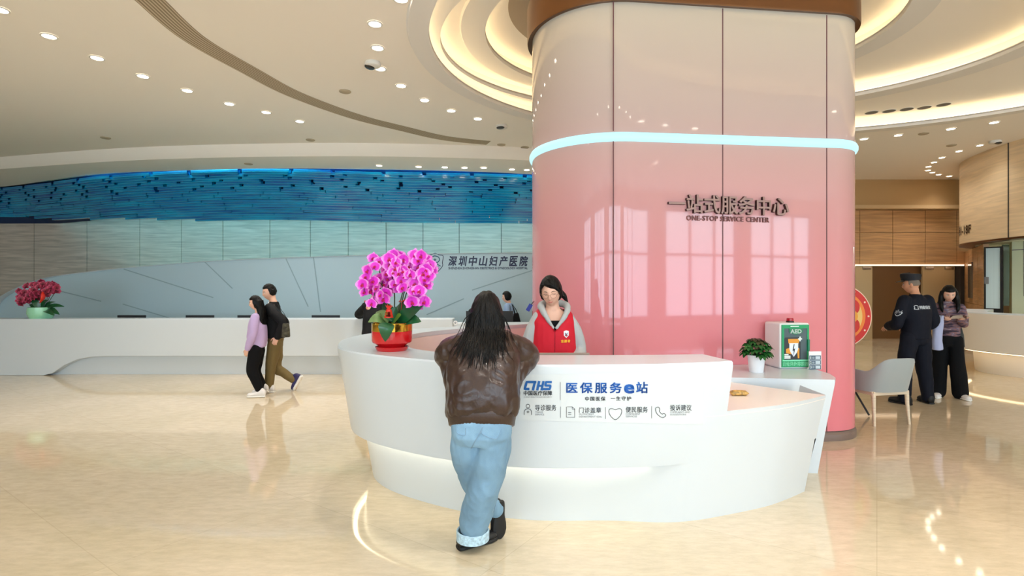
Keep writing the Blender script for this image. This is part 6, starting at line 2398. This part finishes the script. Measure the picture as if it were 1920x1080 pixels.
dress_legs('trousers', W4, m_olive, p4, (-1, -0.15, 0), (0.100, 0.076, 0.060), 0.150, wrinkles(0.008, 9, 9, 9, 6.0, 0.002))
shoe(p4, (W4['al'].x + 0.09, YM - 0.06, 0.0), (W4['al'].x - 0.18, YM - 0.09, 0.0), (0, 0, 1), 0.10, 0.075, m_wsh, m_wsole, 0.03)
shoe(p4, q(568, 706, YM + 0.11), q(553, 735, YM + 0.11) + V3((0, 0, 0.012)), (-0.9, 0, 0.45), 0.105, 0.08, mat('navy_knit_shoe', (48, 44, 92), 0.7), m_wsole, 0.045)
hm = MB()
hair_cap(hm, W4['head'], H4, 1.0, 0.016, 0.060, -0.055, -0.015)
me = remesh(hm, 0.007, 2)
displace(me, lambda p: 0.006 * mnoise.noise(p * 45))
link_mesh('hair', me, m_hair, p4)
# dark patterned bag at the man's hip
bgp = q(536, 619, YM - 0.30)
bg4 = MB()
ring_loft(bg4, [(bgp + V3((0, 0, z)), V3((w, 0, 0)), V3((0, 0.045, 0))) for z, w in ((-0.10, 0.05), (-0.09, 0.058), (0.0, 0.055), (0.09, 0.042), (0.10, 0.03))], 18)
bo = bg4.build('shoulder_bag', mat('dark_camouflage', (62, 60, 46), 0.7, var=0.8, scale=28), smooth='auto')
tag(bo, 'small dark patterned bag at the hip of the man in the black jacket', 'bag')
MB().tube([bgp + V3((0.02, 0.02, 0.10)), q(534, 590, YM - 0.30), q(520, 570, YM - 0.16)], 0.008, 6, flat=0.4).build('strap', m_blk_cloth, bo, smooth=True)

# ------------------------------------------------------------------ security guard seen from behind
m_navy = mat('navy_uniform', (8, 13, 28), 0.8, spec=0.3, bump=0.08, bscale=160)
YG = 7.2
gf = V3((-0.22, 0.97, 0)).normalized()
gr_ = V3((gf.y, -gf.x, 0))
gc = q(1717, 640, YG)
gcx = gc.x


def gp_(f, r, z):
    b0 = V3((gcx, YG, 0)) + gf * f + gr_ * r
    return V3((b0.x, b0.y, z))


W5 = dict(head=gp_(0.055, -0.01, 1.605), neck=gp_(0.0, 0.0, 1.455), pelvis=gp_(0.0, 0.0, 0.93), sl=gp_(0.01, -0.195, 1.385), sr=gp_(-0.01, 0.195, 1.385), el=gp_(0.02, -0.285, 1.08), er=gp_(0.0, 0.285, 1.08), wl=gp_(0.23, -0.20, 1.02), wr=gp_(0.22, 0.18, 1.02),
          hl=gp_(0, -0.10, 0.90), hr=gp_(0, 0.10, 0.90), kl=gp_(0.03, -0.15, 0.48), kr=gp_(0.0, 0.14, 0.48), al=gp_(-0.01, -0.20, 0.08), ar=gp_(-0.03, 0.17, 0.08), tl=gp_(0.14, -0.23, 0.03), tr=gp_(0.10, 0.22, 0.03))
H5 = rot(math.atan2(-gf.x, gf.y) + 0.62, 0.08)
p5 = make_body('security guard in a navy uniform and cap, seen from behind beside the grey armchair', None, (gcx, YG, 0), W5, m_skin2, H5, 1.03, 0.007, hand_n={'l': V3((0, 0, 1)), 'r': V3((0, 0, 1))})
face_kit(p5, W5['head'], H5, 1.03)
j5 = dress_top('uniform_jacket', W5, m_navy, p5, gf, 0.06, (0.178, 0.178, 0.198, 0.195), (0.135, 0.135, 0.135, 0.105), (0.082, 0.074, 0.055), wrinkles(0.009, 8, 8, 6, 8.0, 0.003))
dress_legs('uniform_trousers', W5, m_navy, p5, gf, (0.108, 0.092, 0.075), 0.168, wrinkles(0.009, 9, 9, 8, 9.0, 0.002))
for sd in 'lr':
    a_, t_ = W5['a' + sd], W5['t' + sd]
    dd = (V3((t_.x, t_.y, 0)) - V3((a_.x, a_.y, 0))).normalized()
    h0 = V3((a_.x, a_.y, 0)) - dd * 0.085
    shoe(p5, h0, h0 + dd * 0.285, (0, 0, 1), 0.105, 0.10, m_blk_sole, m_blk_sole, 0.028, name='boot', collar=0.13)
hm = MB()
hair_cap(hm, W5['head'], H5, 1.03, 0.004, 0.07, -0.030, 0.0)
remesh_h = remesh(hm, 0.006, 2)
link_mesh('hair', remesh_h, mat('grey_cropped_hair', (120, 108, 96), 0.8), p5)
# peaked cap
hc5 = V3(W5['head'])
l5 = lambda x, y, z: hc5 + H5 @ (V3((x, y, z)) * 1.03)
mb = MB()
rows = []
for z, r, dz in ((0.052, 1.07, 0), (0.085, 1.10, 0), (0.112, 1.17, 0.004), (0.138, 1.14, 0.01), (0.146, 0.9, 0.012), (0.148, 0.02, 0.012)):
    rows.append([l5(0.078 * r * math.cos(a), 0.100 * r * math.sin(a) - 0.002, z + dz * math.sin(a)) for a in [2 * PI * i / 36 for i in range(36)]])
mb.grid(rows, closed_u=True, cap=True)
cap_ = mb.build('cap', mat('dark_navy_cap', (10, 12, 22), 0.7), p5, smooth='auto')
mb = MB()
rows = []
for r in (0, 1):
    rows.append([l5(0.082 * math.cos(a) * (1 + 0.06 * r), 0.104 * math.sin(a) + 0.062 * r * math.sin(a), 0.060 - 0.016 * r) for a in [PI * 0.14 + PI * 0.72 * i / 16 for i in range(17)]])
rows2 = [[p + V3((0, 0, -0.005)) for p in r] for r in rows]
mb.grid(rows + rows2[::-1], closed_v=True)
mb.build('visor', mat('cap_visor', (12, 12, 16), 0.3), cap_, smooth='auto')
m_gw = mat('reflective_white', (190, 198, 205), 0.5)
e_ = l5(0.05, -0.095, 0.085)
MB().ball(e_, (0.012, 0.012, 0.006), 10, 6).build('badge', m_gw, cap_, smooth=True)
patch(j5, j5, 'back_lettering', '特勤保安', gp_(-0.14, 0.020, 1.300), gr_, (0, 0, 1), 0.18, 0.045, m_gw, 0.03)


def shield5(mb, fn):
    stroke(mb, [(p.x, p.y) for p in catmull([(-0.022, 0.012), (-0.010, 0.026), (0.010, 0.026), (0.022, 0.012), (0.016, -0.008), (0.026, -0.022), (-0.026, -0.022), (-0.016, -0.008)], 3, closed=True)], 0.008, fn, closed=True)


patch(j5, j5, 'back_emblem', shield5, gp_(-0.14, -0.108, 1.298), gr_, (0, 0, 1), 1, 1, m_gw)


def arm5(mb, fn):
    stroke(mb, [(-0.03, 0.03), (0, 0.042), (0.03, 0.03)], 0.009, fn)
    stroke(mb, [(p.x, p.y) for p in catmull([(-0.028, 0.016), (0.028, 0.016), (0.026, -0.012), (0, -0.034), (-0.026, -0.012)], 3, closed=True)], 0.008, fn, closed=True)
    stroke(mb, [(-0.016, 0.002), (0.016, 0.002)], 0.008, fn)


patch(j5, j5, 'arm_badge', arm5, gp_(-0.02, -0.30, 1.22), gf * -1.0, (0, 0, 1), 1, 1, m_gw)
WR = W5['wl'] + (W5['el'] - W5['wl']).normalized() * 0.02
MB().tube([WR, WR + (W5['wl'] - W5['el']).normalized() * 0.02], 0.052, 16).build('white_cuff', m_wsh, j5, smooth='auto')

# ------------------------------------------------------------------ woman in the patterned sweater reading her papers
YP = 7.55
m_pat = mat('patterned_knit', (116, 96, 104), 0.9)
N, L, b = nodes_of(m_pat)
tc = N.new('ShaderNodeTexCoord')
mp = N.new('ShaderNodeMapping')
mp.inputs['Scale'].default_value = (4, 4, 16)
nz = N.new('ShaderNodeTexNoise')
nz.inputs['Scale'].default_value = 2.0
nz.inputs['Detail'].default_value = 3
rp = N.new('ShaderNodeValToRGB')
e = rp.color_ramp.elements
e[0].position, e[0].color = 0.36, (*lin((44, 36, 48)), 1)
e[1].position, e[1].color = 0.66, (*lin((176, 158, 156)), 1)
for pos, c in ((0.45, (96, 76, 92)), (0.52, (140, 100, 92)), (0.58, (92, 84, 112))):
    k_ = e.new(pos)
    k_.color = (*lin(c), 1)
L.new(tc.outputs['Object'], mp.inputs[0])
L.new(mp.outputs[0], nz.inputs['Vector'])
L.new(nz.outputs[0], rp.inputs[0])
L.new(rp.outputs[0], b.inputs['Base Color'])
pf = V3((-0.45, -0.90, 0)).normalized()
pl_ = V3((-pf.y, pf.x, 0)) * -1      # towards her right hand as seen from behind
pcx = q(1777, 640, YP).x


def wp(f, r, z):
    b0 = V3((pcx, YP, 0)) + pf * f + V3((pf.y, -pf.x, 0)) * r
    return V3((b0.x, b0.y, z))


W6 = dict(head=wp(0.06, 0.0, 1.475), neck=wp(0.0, 0.0, 1.345), pelvis=wp(0.0, 0.0, 0.86), sl=wp(0.0, -0.16, 1.28), sr=wp(0.0, 0.16, 1.28), el=wp(0.03, -0.175, 1.05), er=wp(0.03, 0.175, 1.05), wl=wp(0.22, -0.08, 1.13), wr=wp(0.23, 0.06, 1.12),
          hl=wp(0, -0.085, 0.83), hr=wp(0, 0.085, 0.83), kl=wp(0.05, -0.10, 0.44), kr=wp(-0.02, 0.09, 0.44), al=wp(-0.02, -0.145, 0.08), ar=wp(-0.03, 0.11, 0.08), tl=wp(0.10, -0.19, 0.03), tr=wp(0.10, 0.14, 0.03))
H6 = rot(math.atan2(-pf.x, pf.y), 0.38)
p6 = make_body('woman in a patterned sweater and wide black trousers standing behind the guard, reading papers', None, (pcx, YP, 0), W6, m_skin, H6, 0.97, 0.0065, curl=(0.9, 0.9), hand_n={'l': V3((0, -0.2, -1)), 'r': V3((0, -0.2, -1))},
               hand_d={'l': pf + V3((0.25, 0, 0.1)), 'r': pf + V3((-0.1, 0, 0.1))})
face_kit(p6, W6['head'], H6, 0.97)
dress_top('sweater', W6, m_pat, p6, pf, -0.02, (0.138, 0.138, 0.148, 0.142), (0.108, 0.108, 0.115, 0.09), (0.058, 0.052, 0.040), wrinkles(0.008, 10, 10, 9, 11.0, 0.002))
dress_legs('wide_trousers', W6, m_blk_cloth, p6, pf, (0.094, 0.094, 0.100), 0.135, wrinkles(0.008, 12, 12, 4, 12.0))
for sd in 'lr':
    a_, t_ = W6['a' + sd], W6['t' + sd]
    dd = (V3((t_.x, t_.y, 0)) - V3((a_.x, a_.y, 0))).normalized()
    h0 = V3((a_.x, a_.y, 0)) - dd * 0.06
    shoe(p6, h0, h0 + dd * 0.25, (0, 0, 1), 0.095, 0.07, m_wsh, m_wsole, 0.03)
hm = MB()
hair_cap(hm, W6['head'], H6, 0.97, 0.018, 0.050, -0.11, -0.10)
ring_loft(hm, [(W6['head'] - pf * 0.03 + V3((0, 0, 0.03)), pl_ * 0.085, pf * 0.07), (W6['head'] - pf * 0.06 + V3((0, 0, -0.06)), pl_ * 0.098, pf * 0.055), (W6['head'] - pf * 0.10 + V3((0, 0, -0.16)), pl_ * 0.12, pf * 0.05), (W6['head'] - pf * 0.13 + V3((0, 0, -0.26)), pl_ * 0.10, pf * 0.03)], 22)
for sd in (-1, 1):
    limb(hm, [W6['head'] + pl_ * sd * 0.080 + V3((0, 0, 0.02)), W6['head'] + pl_ * sd * 0.092 + pf * 0.0 + V3((0, 0, -0.08)), W6['head'] + pl_ * sd * 0.092 + pf * 0.045 + V3((0, 0, -0.19)), W6['head'] + pl_ * sd * 0.08 + pf * 0.05 + V3((0, 0, -0.26))], [0.026, 0.03, 0.026, 0.01])
me = remesh(hm, 0.007, 3)
displace(me, lambda p: 0.003 * mnoise.noise(V3((p.x * 50, p.y * 50, p.z * 5))))
link_mesh('hair', me, m_hair, p6)
# papers in her hands
pc = (W6['wl'] + W6['wr']) / 2 + pf * 0.13 + V3((0.03, 0, 0.035))
pr = V3((pf.y, -pf.x, 0))
papers = empty('papers', pc, 0, 'sheets of printed paper held by the woman in the patterned sweater', 'papers')
for k_, (tw, m_) in enumerate(((0.0, mat('paper_white', (222, 214, 208), 0.7)), (0.22, mat('paper_photo', (120, 84, 84), 0.6, var=0.6, scale=18)))):
    d1 = (pf * math.cos(tw) + pr * math.sin(tw) + V3((0, 0, 0.30))).normalized()
    d2 = d1.cross(V3((0, 0, 1))).normalized()
    nn2 = d1.cross(d2).normalized()
    mb = MB()
    cc = pc + V3((0, 0, 0.004 * k_)) + d1 * 0.02
    rows = [[cc + d1 * (s * 0.10) + d2 * (t * 0.085) + nn2 * (0.012 * t * t) for t in (-1, -0.5, 0, 0.5, 1)] for s in (-1, -0.3, 0.4, 1)]
    mb.grid(rows)
    mb.grid([[p - nn2 * 0.0012 for p in r[::-1]] for r in rows])
    mb.build('sheet', m_, papers, smooth=True)
# black shoulder bag at her side and a pale blue jacket over the other arm
hb = q(1795, 628, YP - 0.05)
mb = MB()
ring_loft(mb, [(hb + V3((0, 0, z)), V3((w, 0, 0)), V3((0, d, 0))) for z, w, d in ((-0.17, 0.075, 0.05), (-0.16, 0.085, 0.06), (0.0, 0.072, 0.055), (0.12, 0.045, 0.03), (0.14, 0.03, 0.015))], 20, 3)
hbo = mb.build('handbag', mat('dark_teal_leather', (26, 38, 42), 0.4), smooth='auto')
tag(hbo, 'dark handbag hanging at the side of the woman in wide black trousers', 'bag')
MB().tube([hb + V3((-0.02, 0, 0.13)), q(1790, 585, YP - 0.04), q(1784, 562, YP + 0.0), q(1793, 585, YP + 0.06), hb + V3((0.02, 0, 0.13))], 0.008, 6, flat=0.5).build('strap', MATS['dark_teal_leather'], hbo, smooth=True)
lj = q(1757, 632, YP - 0.20)
mb = MB()
ring_loft(mb, [(lj + V3((dx, 0, z)), V3((w, 0, 0)), V3((0, 0.05, 0))) for z, w, dx in ((-0.18, 0.062, 0.01), (-0.165, 0.066, 0.01), (-0.05, 0.062, 0.005), (0.10, 0.058, 0.01), (0.20, 0.045, 0.03), (0.30, 0.02, 0.05))], 20)
me = remesh(mb, 0.008, 3)
displace(me, wrinkles(0.01, 16, 16, 7, 3.0))
ljo = link_mesh('folded_jacket', me, mat('pale_blue_cloth', (176, 184, 218), 0.85), None, lj)
tag(ljo, 'pale blue jacket hanging over the arm of the woman in the patterned sweater', 'jacket')

# ------------------------------------------------------------------ visitor in the pale blue shirt beyond the desk
YB = 10.75
W7 = dict(head=q(950, 557, YB), neck=q(954, 570, YB), pelvis=q(956, 617, YB), sl=q(950, 575, YB - 0.16), sr=q(958, 574, YB + 0.16), el=q(952, 600, YB - 0.2), er=q(958, 600, YB + 0.2), wl=q(944, 612, YB - 0.18), wr=q(950, 616, YB + 0.18),
          hl=q(956, 620, YB - 0.08), hr=q(956, 620, YB + 0.08), kl=V3((-0.04, YB - 0.08, 0.42)), kr=V3((-0.04, YB + 0.08, 0.42)), al=V3((-0.03, YB - 0.08, 0.08)), ar=V3((-0.03, YB + 0.08, 0.08)), tl=V3((-0.15, YB - 0.08, 0.03)), tr=V3((-0.15, YB + 0.08, 0.03)))
H7 = rot(PI / 2 - 0.2, 0.1)
p7 = make_body('visitor in a pale blue shirt with a black bag, standing beyond the back desk', None, (W7['pelvis'].x, YB, 0), W7, m_skin, H7, 0.95, 0.009, hand_n={'l': V3((0, -1, 0)), 'r': V3((0, 1, 0))})
face_kit(p7, W7['head'], H7, 0.95)
m_bsh = mat('pale_blue_shirt', (140, 166, 200), 0.8)
dress_top('shirt', W7, m_bsh, p7, (-1, 0, 0), 0.0, (0.13, 0.135, 0.145, 0.14), (0.135, 0.135, 0.135, 0.10), (0.068, 0.060, 0.05), wrinkles(0.008, 9, 9, 7, 1.0, 0.002), 0.01)
dress_legs('trousers', W7, mat('beige_trousers', (190, 176, 150), 0.85), p7, (-1, 0, 0), (0.09, 0.075, 0.06), 0.14, None, 0.012)
for sd, dy in (('l', -0.08), ('r', 0.08)):
    shoe(p7, (0.05, YB + dy, 0), (-0.2, YB + dy, 0), (0, 0, 1), mu=m_wsh, ms=m_wsole)
hm = MB()
hair_cap(hm, W7['head'], H7, 0.95, 0.018, 0.055, -0.08, -0.03)
link_mesh('hair', remesh(hm, 0.009, 3), m_hair, p7)
b7 = q(968, 598, YB - 0.22)
mb = MB()
ring_loft(mb, [(b7 + V3((0, 0, z)), V3((w, 0, 0)), V3((0, 0.06, 0))) for z, w in ((-0.14, 0.10), (-0.12, 0.105), (0.0, 0.075), (0.10, 0.05), (0.115, 0.04))], 18, 3)
b7o = mb.build('tote_bag', m_blk_cloth, smooth='auto')
tag(b7o, 'black tote bag on the shoulder of the visitor in the pale blue shirt', 'bag')
MB().tube([b7 + V3((-0.03, 0, 0.10)), q(963, 578, YB - 0.17), q(960, 571, YB - 0.10), q(966, 578, YB - 0.12), b7 + V3((0.03, 0, 0.10))], 0.012, 6, flat=0.5).build('strap', m_blk_cloth, b7o, smooth=True)

# ------------------------------------------------------------------ person in black leaning at the back desk behind the orchid
YK = 9.0
W8 = dict(head=q(704, 545, YK), neck=q(700, 562, YK), pelvis=q(697, 632, YK - 0.12), sl=q(684, 575, YK), sr=q(719, 575, YK), el=q(673, 590, YK + 0.28), er=q(728, 592, YK + 0.25), wl=q(690, 590, YK + 0.52), wr=q(712, 590, YK + 0.52),
          hl=q(690, 640, YK - 0.12), hr=q(705, 640, YK - 0.12), kl=V3((-2.43, YK - 0.1, 0.46)), kr=V3((-2.26, YK - 0.1, 0.46)), al=V3((-2.43, YK - 0.2, 0.08)), ar=V3((-2.26, YK - 0.2, 0.08)), tl=V3((-2.43, YK - 0.07, 0.03)), tr=V3((-2.26, YK - 0.07, 0.03)))
H8 = rot(0.0, 0.2)
p8 = make_body('person in black leaning on the back desk, half hidden behind the magenta orchid', None, (W8['pelvis'].x, YK, 0), W8, m_skin, H8, 0.98, 0.009)
dress_top('coat', W8, m_blkj, p8, (0, 1, 0), 0.03, (0.165, 0.165, 0.175, 0.17), (0.13, 0.13, 0.13, 0.10), (0.08, 0.072, 0.055), wrinkles(0.01, 8, 8, 7, 2.0), 0.01)
dress_legs('trousers', W8, m_blk_cloth, p8, (0, 1, 0), (0.095, 0.08, 0.06), 0.15, None, 0.012)
for sd in 'lr':
    a_ = W8['a' + sd]
    shoe(p8, (a_.x, a_.y - 0.07, 0), (a_.x, a_.y + 0.18, 0), (0, 0, 1), mu=m_blk_sole, ms=m_blk_sole)
hm = MB()
hair_cap(hm, W8['head'], H8, 0.98, 0.018, 0.055, -0.09, -0.05)
link_mesh('hair', remesh(hm, 0.009, 3), m_hair, p8)
